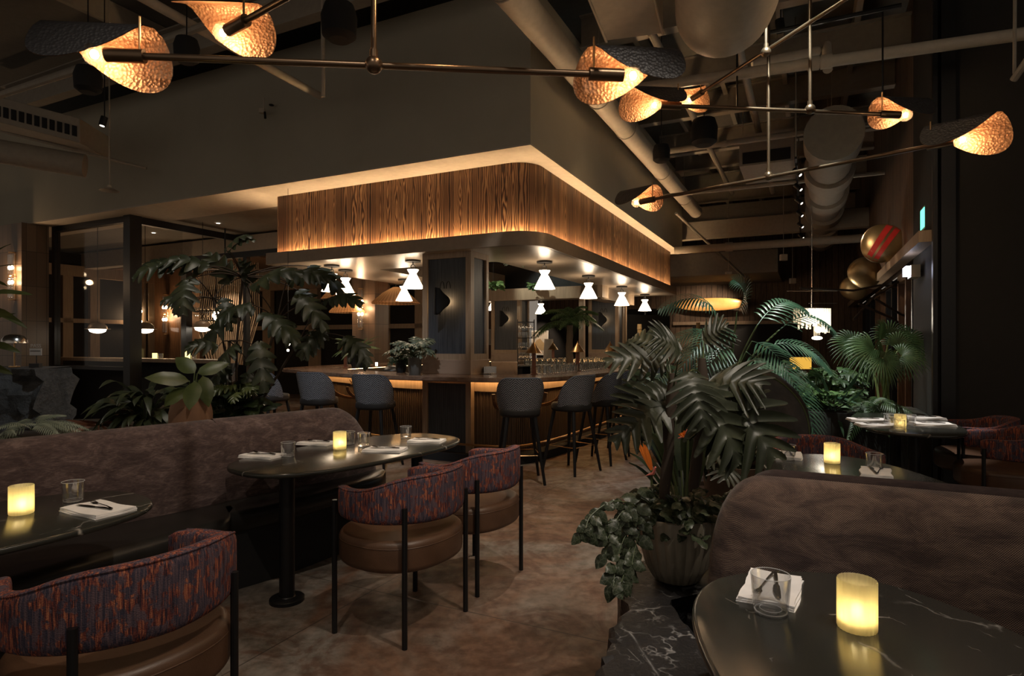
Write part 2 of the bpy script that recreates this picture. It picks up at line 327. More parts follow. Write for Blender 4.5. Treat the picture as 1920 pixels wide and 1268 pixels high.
M['yellowcandle'] = emit('yellow_candle_glass', (1, .78, .25), 1.6)
M['dimcrystal'] = plain('faceted_crystal', (.55, .45, .33), .12, .6)
M['crystalglass'] = plain('crystal_strip', (.75, .68, .55), .2)
M['rope'] = plain('pale_rope', (.34, .25, .17), .8)
M['signgrey'] = plain('sign_paper', (.42, .38, .34), .7)
M['palestem'] = plain('pale_green_stem', (.17, .20, .07), .5)
M['tweedpipe'] = plain('blue_grey_piping', (.07, .08, .10), .9)

# ------------------------------------------------------------------ mesh builder
class MB:
    def __init__(s): s.v = []; s.f = []; s.mi = []; s.luv = []; s.has = False
    def add(s, vs, fs, mi=0, uvs=None, fuv=None):
        b = len(s.v); s.v += [Vector(x) for x in vs]
        for k, f in enumerate(fs):
            s.f.append(tuple(b+i for i in f)); s.mi.append(mi)
            s.luv.append(fuv[k] if fuv else [uvs[i] for i in f] if uvs else [(0, 0)]*len(f))
        if uvs or fuv: s.has = True
        return b
    def hexa(s, o, a, b, c, mi=0, planar=True):
        o, a, b, c = map(Vector, (o, a, b, c))
        vs = [o, o+a, o+a+b, o+b, o+c, o+a+c, o+a+b+c, o+b+c]
        fs = [(0, 3, 2, 1), (4, 5, 6, 7), (0, 1, 5, 4), (1, 2, 6, 5), (2, 3, 7, 6), (3, 0, 4, 7)]
        if a.cross(b).dot(c) < 0: fs = [tuple(reversed(f)) for f in fs]
        fuv = []
        for f in fs:      # each face carries its own UVs in metres
            q = [vs[i] for i in f]; e = (q[1]-q[0]); up = V(0, 0, 1)
            n = (q[1]-q[0]).cross(q[3]-q[0]).normalized()
            if abs(n.z) > .9: x, y = V(1, 0, 0), V(0, 1, 0)
            else: x = up.cross(n).normalized(); y = up
            fuv.append([(p.dot(x), p.dot(y)) for p in q])
        s.add(vs, fs, mi, None, fuv)
        return s
    def box(s, c, d, rz=0.0, mi=0):
        c = Vector(c); cs, sn = math.cos(rz), math.sin(rz)
        a = V(cs, sn, 0)*d[0]; b = V(-sn, cs, 0)*d[1]; e = V(0, 0, d[2])
        return s.hexa(c-a/2-b/2-e/2, a, b, e, mi)
    def wbox(s, u0, u1, v0, v1, z0, z1, mi=0):
        return s.hexa(W(u0, v0, z0), DR*(u1-u0), DL*(v1-v0), V(0, 0, z1-z0), mi)
    def tube(s, pts, r, n=8, mi=0, closed=False, cap=True, flat=1.0):
        pts = [Vector(p) for p in pts]; k = len(pts)
        rs = r if isinstance(r, (list, tuple)) else [r]*k
        T = []
        for i in range(k):
            a = pts[(i-1) % k] if (closed or i > 0) else pts[i]; b = pts[(i+1) % k] if (closed or i < k-1) else pts[i]
            T.append((b-a).normalized())
        up = V(0, 0, 1) if abs(T[0].z) < .9 else V(1, 0, 0)
        nx = T[0].cross(up).normalized(); vs = []; uvs = []; L = 0
        for i in range(k):
            if i: L += (pts[i]-pts[i-1]).length
            nx = (nx-T[i]*nx.dot(T[i])).normalized(); ny = T[i].cross(nx)
            for j in range(n):
                a = 2*PI*j/n; vs.append(pts[i]+(nx*math.cos(a)+ny*math.sin(a)*flat)*rs[i]); uvs.append((j/n, L))
        fs = []
        for i in range(k if closed else k-1):
            for j in range(n):
                a = i*n+j; b = i*n+(j+1) % n; c = ((i+1) % k)*n+(j+1) % n; d = ((i+1) % k)*n+j
                fs.append((a, b, c, d))
        if cap and not closed: fs += [tuple(reversed(range(n))), tuple((k-1)*n+j for j in range(n))]
        s.add(vs, fs, mi, uvs); return s
    def cyl(s, a, b, r, n=12, mi=0): return s.tube([a, b], r, n, mi)
    def lathe(s, prof, n=24, c=(0, 0, 0), mi=0, rib=None, sx=1.0, sy=1.0, shear=None):
        c = Vector(c); vs = []; fs = []; uvs = []; m = len(prof)
        for i, (r, z) in enumerate(prof):
            for j in range(n):
                a = 2*PI*j/n; rr = r*(rib(a, i) if rib else 1)
                p = V(rr*math.cos(a)*sx, rr*math.sin(a)*sy, z)
                vs.append(c+p); uvs.append((a*.3, z))
        for i in range(m-1):
            for j in range(n):
                fs.append((i*n+j, i*n+(j+1) % n, (i+1)*n+(j+1) % n, (i+1)*n+j))
        if prof[0][0] > 1e-5: fs.append(tuple(reversed(range(n))))
        if prof[-1][0] > 1e-5 and abs(prof[-1][0]-prof[0][0]) + abs(prof[-1][1]-prof[0][1]) > 1e-6: fs.append(tuple((m-1)*n+j for j in range(n)))
        s.add(vs, fs, mi, uvs); return s
    def shell(s, prof, n=24, c=(0, 0, 0), mi=0, rib=None):      # open surface, no caps
        c = Vector(c); vs = []; fs = []; uvs = []; m = len(prof)
        for i, (r, z) in enumerate(prof):
            for j in range(n):
                a = 2*PI*j/n; rr = r*(rib(a, i) if rib else 1); vs.append(c+V(rr*math.cos(a), rr*math.sin(a), z)); uvs.append((a*.3, z))
        for i in range(m-1):
            for j in range(n): fs.append((i*n+j, i*n+(j+1) % n, (i+1)*n+(j+1) % n, (i+1)*n+j))
        s.add(vs, fs, mi, uvs); return s
    def prism(s, poly, z0, z1, mi=0, bev=0.0, nb=3):
        poly = [V(p[0], p[1], 0) for p in poly]; n = len(poly)
        if bev <= 0: rings = [(0, z0), (0, z1)]
        else:
            rings = [(bev*(1-math.sin(a)), z0+bev*(1-math.cos(a))) for a in [PI/2*i/nb for i in range(nb+1)]]
            rings += [(bev*(1-math.sin(a)), z1-bev*(1-math.cos(a))) for a in [PI/2*(nb-i)/nb for i in range(nb+1)]]
        nor = []
        for i in range(n):
            t = (poly[(i+1) % n]-poly[i-1]).normalized(); nor.append(V(-t.y, t.x, 0))
        vs = []; uvs = []; L = [0]
        for i in range(1, n): L.append(L[-1]+(poly[i]-poly[i-1]).length)
        for (ins, z) in rings:
            for i in range(n): vs.append(poly[i]+nor[i]*ins+V(0, 0, z)); uvs.append((L[i], z))
        fs = []
        for k in range(len(rings)-1):
            for i in range(n): fs.append((k*n+i, k*n+(i+1) % n, (k+1)*n+(i+1) % n, (k+1)*n+i))
        m = len(rings)-1
        fs += [tuple(reversed(range(n))), tuple(m*n+i for i in range(n))]
        s.add(vs, fs, mi, uvs); return s
    def grid(s, fn, nu, nv, mi=0, uvf=None, cu=False, cv=False, flip=False):
        vs = []; uvs = []
        for i in range(nu):
            for j in range(nv):
                vs.append(fn(i, j)); uvs.append(uvf(i, j) if uvf else (i, j))
        fs = []
        for i in range(nu if cu else nu-1):
            for j in range(nv if cv else nv-1):
                a, b, c, d = i*nv+j, ((i+1) % nu)*nv+j, ((i+1) % nu)*nv+(j+1) % nv, i*nv+(j+1) % nv
                fs.append((a, d, c, b) if flip else (a, b, c, d))
        return s.add(vs, fs, mi, uvs)
    def ball(s, c, r, n=12, mi=0, sc=(1, 1, 1)):
        c = Vector(c); m = n//2; vs = []; fs = []
        for i in range(m+1):
            for j in range(n):
                a, b = PI*i/m, 2*PI*j/n
                vs.append(c+V(r*math.sin(a)*math.cos(b)*sc[0], r*math.sin(a)*math.sin(b)*sc[1], -r*math.cos(a)*sc[2]))
        for i in range(m):
            for j in range(n): fs.append((i*n+j, i*n+(j+1) % n, (i+1)*n+(j+1) % n, (i+1)*n+j))
        s.add(vs, fs, mi); return s
    def build(s, name, mats, parent=None, smooth=True, angle=40, bevel=0, loc=None):
        me = bpy.data.meshes.new(name)
        off = Vector(loc) if loc is not None else None
        me.from_pydata([tuple(v-off) if off else tuple(v) for v in s.v], [], s.f)
        if not isinstance(mats, (list, tuple)): mats = [mats]
        for m in mats: me.materials.append(M[m] if isinstance(m, str) else m)
        me.polygons.foreach_set('material_index', s.mi)
        if s.has:
            ul = me.uv_layers.new(name='UVMap'); buf = [c for f in s.luv for u in f for c in u]
            ul.data.foreach_set('uv', buf)
        if smooth:
            me.polygons.foreach_set('use_smooth', [True]*len(me.polygons)); me.set_sharp_from_angle(angle=math.radians(angle))
        me.validate(); me.update()
        o = bpy.data.objects.new(name, me); COL.objects.link(o)
        if parent: o.parent = parent
        if off: o.location = off
        if bevel:
            b = o.modifiers.new('bevel', 'BEVEL'); b.width = bevel; b.segments = 2; b.limit_method = 'ANGLE'
        return o

def tag(o, label, cat=None, group=None, kind=None):
    if label: o['label'] = label
    if cat: o['category'] = cat
    if group: o['group'] = group
    if kind: o['kind'] = kind
    return o
def thing(name, label, cat, loc=(0, 0, 0), rz=0.0, group=None):
    o = bpy.data.objects.new(name, None); COL.objects.link(o); o.empty_display_size = .1
    o.location = loc; o.rotation_euler = (0, 0, rz); return tag(o, label, cat, group)
def struct(mb, name, mat, label=None, **k):
    o = mb.build(name, mat, **k); o['kind'] = 'structure'
    if label: o['label'] = label
    return o
def dup(root, loc, rz, label=None, group=None, scale=None):
    def cp(o, par):
        c = o.copy(); COL.objects.link(c); c.parent = par
        for ch in list(o.children): cp(ch, c)
        return c
    r = cp(root, None); r.location = loc; r.rotation_euler = (0, 0, rz)
    if label: r['label'] = label
    if group: r['group'] = group
    if scale: r.scale = (scale,)*3
    return r
def facing(d): return math.atan2(-d[0], d[1])
def catmull(pts, n=8, closed=False):
    pts = [Vector(p) for p in pts]; k = len(pts); out = []
    for i in range(k if closed else k-1):
        p0 = pts[(i-1) % k] if (closed or i) else pts[i]; p1 = pts[i]; p2 = pts[(i+1) % k]
        p3 = pts[(i+2) % k] if (closed or i+2 < k) else p2
        for j in range(n):
            t = j/n; out.append(.5*((2*p1)+(p2-p0)*t+(2*p0-5*p1+4*p2-p3)*t*t+(3*p1-p0-3*p2+p3)*t**3))
    if not closed: out.append(pts[-1])
    return out
def superell(a, b, n, k=48):
    out = []
    for i in range(k):
        t = 2*PI*i/k; c, s = math.cos(t), math.sin(t)
        out.append(V(a*math.copysign(abs(c)**(2/n), c), b*math.copysign(abs(s)**(2/n), s), 0))
    return out
# ------------------------------------------------------------------ the room
struct(MB().hexa((-22, -4, -.1), (44, 0, 0), (0, 34, 0), (0, 0, .1)), 'floor', 'floor')
struct(MB().hexa((-22, -1.5, 5.9), (44, 0, 0), (0, 31.5, 0), (0, 0, .1)), 'ceiling', 'deck')

# bulkhead over the bar: two faces and its pale lip underneath
m = MB()
m.wbox(0, .14, 0, 12.5, 3.62, 5.4); struct(m, 'wall_front', 'paint')
m = MB(); m.wbox(.14, 8.8, 0, .14, 3.62, 5.4); struct(m, 'wall_bulkhead', 'paint')
m = MB(); m.wbox(0, .95, 0, 12.5, 3.60, 3.62); m.wbox(.95, 8.8, 0, .95, 3.60, 3.62); struct(m, 'trim_1', 'soffit')
m = MB(); m.wbox(.95, 8.8, .95, 4.6, 3.60, 3.66); struct(m, 'trim_2', 'soffit')
m = MB(); m.wbox(.14, 8.8, .14, 12.5, 5.3, 5.4); struct(m, 'ceiling_bulkhead', 'deck')

# far walls
m = MB(); m.wbox(14, 14.2, -4.1, 6, 0, 5.9); struct(m, 'wall_back', 'oldplanks')
m = MB(); m.wbox(11.5, 11.7, 6, 14, 0, 5.9); struct(m, 'wall_back_left', 'oakdark')
m = MB(); m.wbox(3.0, 14, -4.1, -3.87, 2.62, 5.9); struct(m, 'wall_right', 'oldplanks')
m = MB(); m.wbox(1.5, 14, -3.86, -3.72, 2.50, 2.62); struct(m, 'trim_3', 'oak')
m = MB(); m.wbox(3.0, 14, -4.3, -4.1, 0, 2.6); struct(m, 'wall_right_lower', 'darkwall')
m = MB(); m.wbox(1.5, 3.0, -9.5, -3.87, 0, 5.9); struct(m, 'wall_right_pier', 'darkwall')
m = MB(); m.wbox(1.42, 1.5, -4.02, -3.9, 0, 5.9); m.wbox(1.42, 1.5, -3.87, -3.83, 0, 5.9); struct(m, 'trim_4', 'black')
# door frames and panels along the right wall beyond the pier
for i, (u0, w) in enumerate([(3.3, .5), (4.3, .9), (5.9, .9), (7.6, 1.1), (9.8, 1.1)]):
    m = MB(); m.wbox(u0, u0+.09, -4.1, -3.95, 0, 2.5); m.wbox(u0+w-.09, u0+w, -4.1, -3.95, 0, 2.5); m.wbox(u0, u0+w, -4.1, -3.95, 2.38, 2.5)
    m.wbox(u0+.09, u0+w-.09, -4.1, -4.06, 0, 2.38, 1)
    o = m.build('door_%d' % (i+1), ['oakdark' if i % 2 else 'black', 'blackmatt']); o['kind'] = 'structure'
# wood panelled band above the doorway and picture rail on the back wall
m = MB(); m.wbox(13.86, 14, -2.7, 1.2, 2.15, 2.62); struct(m, 'trim_5', 'oldplanks')
m = MB(); m.wbox(13.8, 14, -2.7, 1.2, 2.05, 2.15); struct(m, 'trim_6', 'oak')
m = MB(); m.wbox(13.9, 13.99, -2.5, .6, 0, 2.05); struct(m, 'wall_back_doorway', 'blackmatt')
m = MB(); m.wbox(13.86, 14, 1.4, 6, 0, 2.6, 0); struct(m, 'wall_back_bar', 'blackmatt')

# ---- dining room beyond the glass
m = MB(); m.wbox(7.0, 7.15, 4.8, 13.1, 0, 3.5); struct(m, 'wall_left', 'darkwall')
m = MB(); m.wbox(.3, 11.5, 4.5, 16, 3.66, 3.74); struct(m, 'ceiling_left', 'whiteceil')
m = MB(); m.wbox(.3, 7, 13.0, 13.1, 0, 3.6); struct(m, 'wall_left_side', 'blackmatt')
m = MB()
for a in (1.2, 2.15, 2.75, 3.9, 4.2, 5.6): m.wbox(a, a+.22, 12.9, 13.0, 0, 3.1)
m.wbox(.3, 7, 12.9, 13.0, 1.95, 2.05); m.wbox(.3, 7, 12.85, 13.0, 3.05, 3.3); struct(m, 'trim_10', 'oak')
m = MB(); m.wbox(-.13, .3, 9.8, 13, 0, 3.6)
o = struct(m, 'wall_pillar', 'tile')
for k, (u0, u1, v0, v1, z0, z1) in enumerate([(2.6, 2.85, 5.0, 16, 3.25, 3.62), (5.0, 5.3, 5.0, 16, 3.0, 3.5)]):
    m = MB(); m.wbox(u0, u1, v0, v1, z0, z1); struct(m, 'trim_%d' % (7+k), 'soffit')
m = MB()
m.wbox(3.2, 7.0, 7.8, 16, 3.30, 3.34); struct(m, 'ceiling_wood', 'oakdark')
m = MB()
for v in (6.0, 7.2, 9.6, 11.4): m.wbox(6.85, 7.0, v, v+.32, 0, 3.3)
m.wbox(6.85, 7.0, 5, 14, 1.85, 1.97); m.wbox(6.8, 7.0, 5, 14, 3.0, 3.3); struct(m, 'trim_9', 'oak')
m = MB(); m.wbox(4.0, 4.45, 5.3, 5.9, 0, 3.6); struct(m, 'wall_column', 'tile')
m = MB(); m.wbox(2.5, 2.95, 9.25, 10.1, 0, 3.25); struct(m, 'wall_column_rear', 'oakdark')

# glazing: black posts, rails, panes
def frame(name, boxes, label):
    t = thing(name, label, 'window frame'); return t
t = thing('window_1', None, None); t['kind'] = 'structure'
def wpart(par, name, mat, bx):
    m = MB()
    for b in bx: m.wbox(*b)
    o = m.build(name, mat, par); return o
wpart(t, 'post', 'black', [(.30, .50, 7.42, 7.60, 0, 3.6)])
wpart(t, 'post', 'black', [(.34, .44, 9.70, 9.79, 0, 3.6)])
wpart(t, 'top_rail', 'black', [(.34, .44, 7.6, 9.7, 3.50, 3.6)])
wpart(t, 'sill_rail', 'black', [(.34, .44, 7.6, 9.7, 1.0, 1.06)])
wpart(t, 'pane', 'pane', [(.385, .395, 7.6, 9.7, 1.06, 3.50)])
t = thing('window_2', None, None); t['kind'] = 'structure'
wpart(t, 'top_rail', 'black', [(.5, 4.2, 7.46, 7.56, 3.48, 3.6)])
wpart(t, 'rail', 'black', [(1.33, 1.41, 5.0, 7.46, 2.93, 3.03)])
wpart(t, 'post', 'black', [(1.30, 1.42, 7.40, 7.54, 0, 3.0)])
wpart(t, 'post', 'black', [(1.33, 1.41, 5.9, 5.98, 0, 2.93)])
wpart(t, 'pane', 'pane', [(.5, 1.3, 7.5, 7.51, 1.06, 3.48)])
m = MB(); m.wbox(.4, .402, 7.56, 7.60, 3.44, 3.49)
tag(m.build('teal_light', 'teal'), 'tiny teal glow at the top of the black window post', 'light')

# window ledge with candles
t = thing('window_ledge', 'pale wooden bar ledge running behind the glass', 'ledge')
m = MB(); m.wbox(.75, 1.15, 5.9, 10.6, 1.13, 1.19); m.build('ledge_board', 'oak', t)
m = MB(); m.wbox(.95, 1.0, 5.9, 10.6, 0, 1.13); m.build('apron', 'blackmatt', t)

# ------------------------------------------------------------------ canopy over the bar
def rrect(u0, u1, v0, v1, r, n=8):
    out = []
    for (cu, cv, a0) in ((u0+r, v0+r, PI), (u1-.05, v0+.05, 1.5*PI), (u1-.05, v1-.05, 0), (u0+.05, v1-.05, .5*PI)):
        rr = r if a0 == PI else .05
        for k in range(n+1):
            a = a0+PI/2*k/n; out.append((cu+rr*math.cos(a), cv+rr*math.sin(a)))
    return out
def uvpoly(ps): return [W(a, b) for a, b in ps]
def ring(mb, outer, inner, z0, z1, mi=0):
    n = len(outer); o = uvpoly(outer); i_ = uvpoly(inner)
    vs = []; L = [0]
    for k in range(1, n+1): L.append(L[-1]+(o[k % n]-o[k-1]).length)
    for p in o: vs.append(p+V(0, 0, z0))
    for p in o: vs.append(p+V(0, 0, z1))
    for p in i_: vs.append(p+V(0, 0, z0))
    for p in i_: vs.append(p+V(0, 0, z1))
    fs = []; fu = []
    for k in range(n):
        j = (k+1) % n
        fs.append((k, j, n+j, n+k)); fu.append([(L[k], z0), (L[k+1], z0), (L[k+1], z1), (L[k], z1)])
        fs.append((2*n+j, 2*n+k, 3*n+k, 3*n+j)); fu.append([(L[k+1], z0), (L[k], z0), (L[k], z1), (L[k+1], z1)])
        fs.append((k, 2*n+k, 2*n+j, j)); fu.append([(0, 0)]*4)
        fs.append((n+k, n+j, 3*n+j, 3*n+k)); fu.append([(0, 0)]*4)
    mb.add(vs, fs, mi, None, fu); return mb
CU0, CU1, CV0, CV1 = .37, 8.6, .085, 4.4
t = thing('bar_canopy', 'wooden canopy hung over the bar, its plank band lit from below', 'canopy')
ring(MB(), rrect(CU0+.12, CU1-.12, CV0+.12, CV1-.1, .32), rrect(CU0+.2, CU1-.2, CV0+.2, CV1-.18, .25), 2.70, 3.60).build('plank_band', 'planks', t, angle=30)
ring(MB(), rrect(CU0, CU1, CV0, CV1, .40), rrect(CU0+.045, CU1-.04, CV0+.045, CV1-.04, .36), 2.60, 2.765).build('fascia', 'bronze', t, angle=30)
ring(MB(), rrect(CU0+.03, CU1-.03, CV0+.03, CV1-.03, .38), rrect(CU0+1.15, CU1-1.15, CV0+1.1, CV1-1.1, .1), 2.60, 2.63).build('underside', 'under', t, angle=30)
ring(MB(), rrect(CU0+.055, CU1-.055, CV0+.055, CV1-.055, .35), rrect(CU0+.10, CU1-.10, CV0+.10, CV1-.10, .31), 2.695, 2.71).build('light_strip', 'ledstrip', t, angle=30)
ring(MB(), rrect(CU0+1.15, CU1-1.15, CV0+1.1, CV1-1.1, .1), rrect(CU0+1.18, CU1-1.18, CV0+1.13, CV1-1.13, .1), 2.60, 2.95).build('inner_fascia', 'under', t, angle=30)

# ------------------------------------------------------------------ column and its twins
def column(u, v, w, d, label, low=True):
    t = thing('panelled_column', label, 'column', W(u, v), ANG, 'panelled bar columns')
    # local x = along u (depth), local y = along v (width)
    def pnl(z0, z1):
        m = MB(); m.box((d/2, w/2, (z0+z1)/2), (d-.03, w-.03, z1-z0)); m.build('core', 'charcoal', t)
        m = MB(); s = .075; q = .03
        for y in (s/2-q/2, w-s/2+q/2): m.box((q/2-.012, y, (z0+z1)/2), (q, s, z1-z0))
        for z in (z0+s/2, z1-s/2): m.box((q/2-.012, w/2, z), (q-.002, w-2*s+q*1.6, s))
        for x in (s/2+.006, d-s/2): m.box((x, q/2-.015, (z0+z1)/2), (s*.8, q, z1-z0))
        for z in (z0+s/2, z1-s/2): m.box((d/2, q/2-.015, z), (d-s*1.4, q-.002, s))
        for x in (s/2+.006, d-s/2): m.box((x, w-q/2+.015, (z0+z1)/2), (s*.8, q, z1-z0))
        m.build('frame', 'oak', t, smooth=False)
    pnl(1.25, 2.60)
    m = MB(); m.box((d/2, w/2, 1.16), (d+.03, w+.03, .18)); m.build('plinth', 'plinth', t, bevel=.004)
    if low: pnl(0.0, 1.03)
    return t
column(.524, 1.05, .684, .46, 'charcoal panelled column with oak frame standing in the front corner of the bar')
c2 = column(5.5, 2.72, .66, .46, 'charcoal column with sconce at the far side of the bar behind the glass rack', False)
c3 = column(7.0, 1.05, .66, .46, 'charcoal column with sconce at the far end of the bar behind the cone lamps', False)

def sconce(u, v, z, label, w=14):
    t = thing('wall_sconce', label, 'wall lamp', W(u, v, z), ANG, 'black folded sconces on the columns')
    # black folded disc standing off the panel; local -x faces the viewer, y across
    m = MB(); R = .17
    def fn(i, j):
        a = -PI/2+PI*i/20; r = R*j/6
        x = math.cos(a)*r*.78*(1+.18*math.cos(a*4)); z_ = math.sin(a)*r
        return V(-.02-.10*math.cos(min(1, x/.14)*1.45), .06-x, z_)
    m.grid(fn, 21, 7); o = m.build('disc', 'blackmatt', t, angle=80)
    sm = o.modifiers.new('s', 'SOLIDIFY'); sm.thickness = .004
    m = MB(); m.tube([(-.13, .065, -.17), (-.13, .065, .17)], .012, 8); m.tube([(-.02, .065, -.17), (-.02, .065, .17)], .008, 8); m.build('edge_tube', 'black', t)
    m = MB()
    for y in (0.03, -.06):
        m.tube([(-.02, y+.03*math.cos(a), .14+.09*(1 if 0 < a < PI else 1)*math.sin(a)+(.02)) for a in [PI*k/8 for k in range(9)]], .006, 6)
    m.build('hook', 'black', t)
    m = MB(); m.ball((-.045, -.0, 0), .018, 8, sc=(1, 1, 2)); m.build('bulb', 'bulbcore2', t)
    return t
M['bulbcore2'] = emit('sconce_filament', (1, .62, .3), 45)
sconce(.50, 1.40, 1.98, 'black folded sconce glowing on the front column')
sconce(5.48, 3.05, 1.98, 'black folded sconce on the column behind the glass rack')
sconce(6.98, 1.38, 1.98, 'black folded sconce on the column at the far end of the bar')

# ------------------------------------------------------------------ bar counter
CP = [(.42, -.06), (.1, .28), (-.07, .85), (-.06, 2.04), (.20, 3.1), (.60, 4.0), (1.1, 4.75), (3.0, 5.05), (6.5, 5.0), (8.6, 4.4), (9.1, 2.4), (8.9, .5), (8.0, -.15), (6, -.30), (4, -.36), (2.1, -.32), (1.1, -.24)]
CP = [tuple(p[:2]) for p in catmull([V(a, b, 0) for a, b in reversed(CP)], 6, True)]
def inset(ps, d):
    n = len(ps); out = []
    for i in range(n):
        a, b = Vector(ps[i-1]), Vector(ps[(i+1) % n]); t = (b-a).normalized(); nn = Vector((-t.y, t.x)); out.append(tuple(Vector(ps[i])+nn*d))
    return out
_ar = sum(CP[i-1][0]*CP[i][1]-CP[i][0]*CP[i-1][1] for i in range(len(CP)))
if _ar < 0: CP.reverse()
t = thing('bar_counter', 'curved island bar with brown stone top, lit from under its edge', 'bar counter')
bar = t
m = MB(); ring(m, CP, inset(CP, .70), 1.028, 1.07)
ring(m, inset(CP, .012), inset(CP, .05), 1.018, 1.032); m.build('countertop', 'counter', t, angle=30, bevel=.012)
ring(MB(), inset(CP, .72), inset(CP, .80), .08, 1.02).build('front_panel', 'reed', t, angle=30)
ring(MB(), inset(CP, .685), inset(CP, .72), .86, 1.0).build('lit_frieze', 'oak', t, angle=30)
ring(MB(), inset(CP, .60), inset(CP, .64), 1.005, 1.018).build('light_strip', 'ledbar', t, angle=30)
ring(MB(), inset(CP, .50), inset(CP, .80), 0, .10).build('kick_step', 'blackmatt', t, angle=30)
m = MB(); m.tube([W(a, b, .22) for a, b in inset(CP, .52)], .014, 8, closed=True); m.build('foot_rail', 'brass', t)
# reeds, curved brackets and hooks under the counter
def barpt(k, d): 
    p = inset(CP, d)[k % len(CP)]; return p
IN60, IN30 = inset(CP, .715), inset(CP, .34)
L = [0]
n = len(CP); walk = [Vector(p) for p in IN60]
m = MB(); acc = 0.0
for i in range(n):
    a, b = walk[i], walk[(i+1) % n]; seg = (b-a).length; k = max(1, int(seg/.035))
    if (a.x > 3.4 and a.y > 1.5) or a.y > 4.6: continue
    for j in range(k):
        p = a+(b-a)*(j/k); q = W(p.x, p.y); m.tube([q+V(0, 0, .1), q+V(0, 0, .855)], .011, 5, cap=False)
o = m.build('reeding', 'reed', t); 
m = MB()
for i in range(0, n):
    if CP[i][1] > 4.6 or CP[i][0] > 7: continue
    for sft in (0.0, .5):
        a = Vector(IN60[i]).lerp(Vector(IN60[(i+1) % n]), sft); c = Vector(IN30[i]).lerp(Vector(IN30[(i+1) % n]), sft)
        if (a-c).length < .1 or (sft == .5) or i % 3 or (c-Vector((.3, 1.4))).length < .62: continue
        pa, pc = W(a.x, a.y), W(c.x, c.y)
        pts = [pc.lerp(pa, 1-math.cos(x*PI/2))+V(0, 0, .86-.20*math.sin(x*PI/2)) for x in [k/7 for k in range(8)]]
        m = MB(); m.tube(pts, .012, 6, flat=2.0); m.build('curved_bracket', 'oakdark', t)
# coat hooks
for (a, b) in ((.62, 2.35), (.66, 3.0)):
    p = W(a-.03, b, .93); m = MB(); m.tube([p, p-DR*.03+V(0, 0, -.01), p-DR*.05+V(0, 0, .03)], .006, 6); m.tube([p, p-DR*.02+V(0, 0, -.05), p-DR*.045+V(0, 0, -.03)], .006, 6); m.build('coat_hook', 'brass', t)
# inner lower work shelf and bottle ledge
ring(MB(), inset(CP, 1.25), inset(CP, 1.65), .90, .95).build('work_shelf', 'steel', t, angle=30)
ring(MB(), inset(CP, 1.27), inset(CP, 1.62), 0, .90).build('work_cabinet', 'blackmatt', t, angle=30)

# opal cone lamps under the canopy
def cone_lamp():
    t = thing('ceiling_cone_lamp', '', 'ceiling lamp', (0, 0, 0), 0, 'white glass cone lamps under the canopy')
    m = MB(); m.lathe([(.11, -.025), (.11, 0)], 20); m.build('ceiling_plate', 'black', t)
    m = MB()
    m.tube([(.028*math.cos(a), 0, -.09+.03*math.sin(a)-.0) for a in [PI*k/10 for k in range(11)]], .006, 6)
    for s in (-1, 1): m.tube([(s*.028, 0, -.09), (s*.032, 0, -.17)], .006, 6)
    m.tube([(0, 0, -.025), (0, 0, -.065)], .007, 6); m.build('hook', 'black', t)
    m = MB(); m.shell([(.078, -.13), (.068, -.15), (.045, -.185), (.055, -.205), (.10, -.29), (.148, -.385)], 24); o = m.build('glass_shade', 'opal', t)
    m = MB(); m.lathe([(.140, -.383), (.142, -.380)], 20, rib=None); m.build('diffuser', 'opal', t)
    m = MB(); m.ball((.047, -.03, -.20), .007, 6); m.build('rivet', 'black', t)
    return t
cl = cone_lamp(); first = True
CONE = [(1.81, .60, 'white cone ceiling lamp nearest the canopy corner, over the stools'), (3.75, .62, 'second white cone lamp along the long side of the canopy'),
        (5.85, .64, 'third white cone lamp along the long side of the canopy'), (8.0, .70, 'fourth white cone lamp, last along the long side of the canopy'),
        (.93, 2.19, 'white cone ceiling lamp hanging just beside the front column'), (.83, 3.55, 'white cone lamp at the short end of the canopy, behind leaves'),
        (1.35, 3.75, 'white cone lamp behind the one that hangs among the leaves'), (2.87, 3.75, 'white cone lamp in front of the woven shade, across the bar'),
        (6.29, 3.75, 'small white cone lamp seen just past the front column'), (8.2, 3.4, 'small white cone lamp above the glass rack'), (8.1, 1.9, 'small white cone lamp above the palm behind the bar')]
for u, v, lb in CONE:
    if first: o = cl; o.location = W(u, v, 2.60); o['label'] = lb; first = False
    else: o = dup(cl, W(u, v, 2.60), rnd.uniform(-.3, .3), lb)
# ------------------------------------------------------------------ furniture
def table_mb(L, Wd, poles):
    t = thing('dining_table', '', 'table')
    m = MB(); m.prism(superell(Wd/2, L/2, 2.7, 64), .722, .75, bev=.012); m.build('tabletop', 'tabletop', t, angle=50)
    for (x, y, r) in poles:
        m = MB(); m.lathe([(.095, 0), (.095, .018), (.09, .022), (r+.004, .026), (r, .03), (r, .70), (.09, .705), (.09, .722)], 24, (x, y, 0))
        m.build('pedestal', 'black', t)
    return t
TABR = math.radians(-35.9)
t1 = table_mb(1.66, .82, [(.14, -.62, .042), (.0, .55, .042)]); t1.location = (-1.02, 4.01, 0); t1.rotation_euler.z = TABR
t1['label'] = 'dark racetrack table with four folded napkins, set along the banquette'
t2 = table_mb(1.66, .82, [(.16, .0, .048), (.0, -.62, .048)]); t2.location = (-2.2, 2.146, 0); t2.rotation_euler.z = TABR
t2['label'] = 'dark table with one napkin and a candle, cut off by the left edge'
t3 = table_mb(1.66, .84, [(.0, .2, .045), (0, -.4, .045)]); t3.location = (.85, 1.045, 0); t3.rotation_euler.z = math.radians(2)
t3.children[0].data.materials[0] = M['blackmarble']; t3['label'] = 'large black marble table with white veins beside the planted pot'
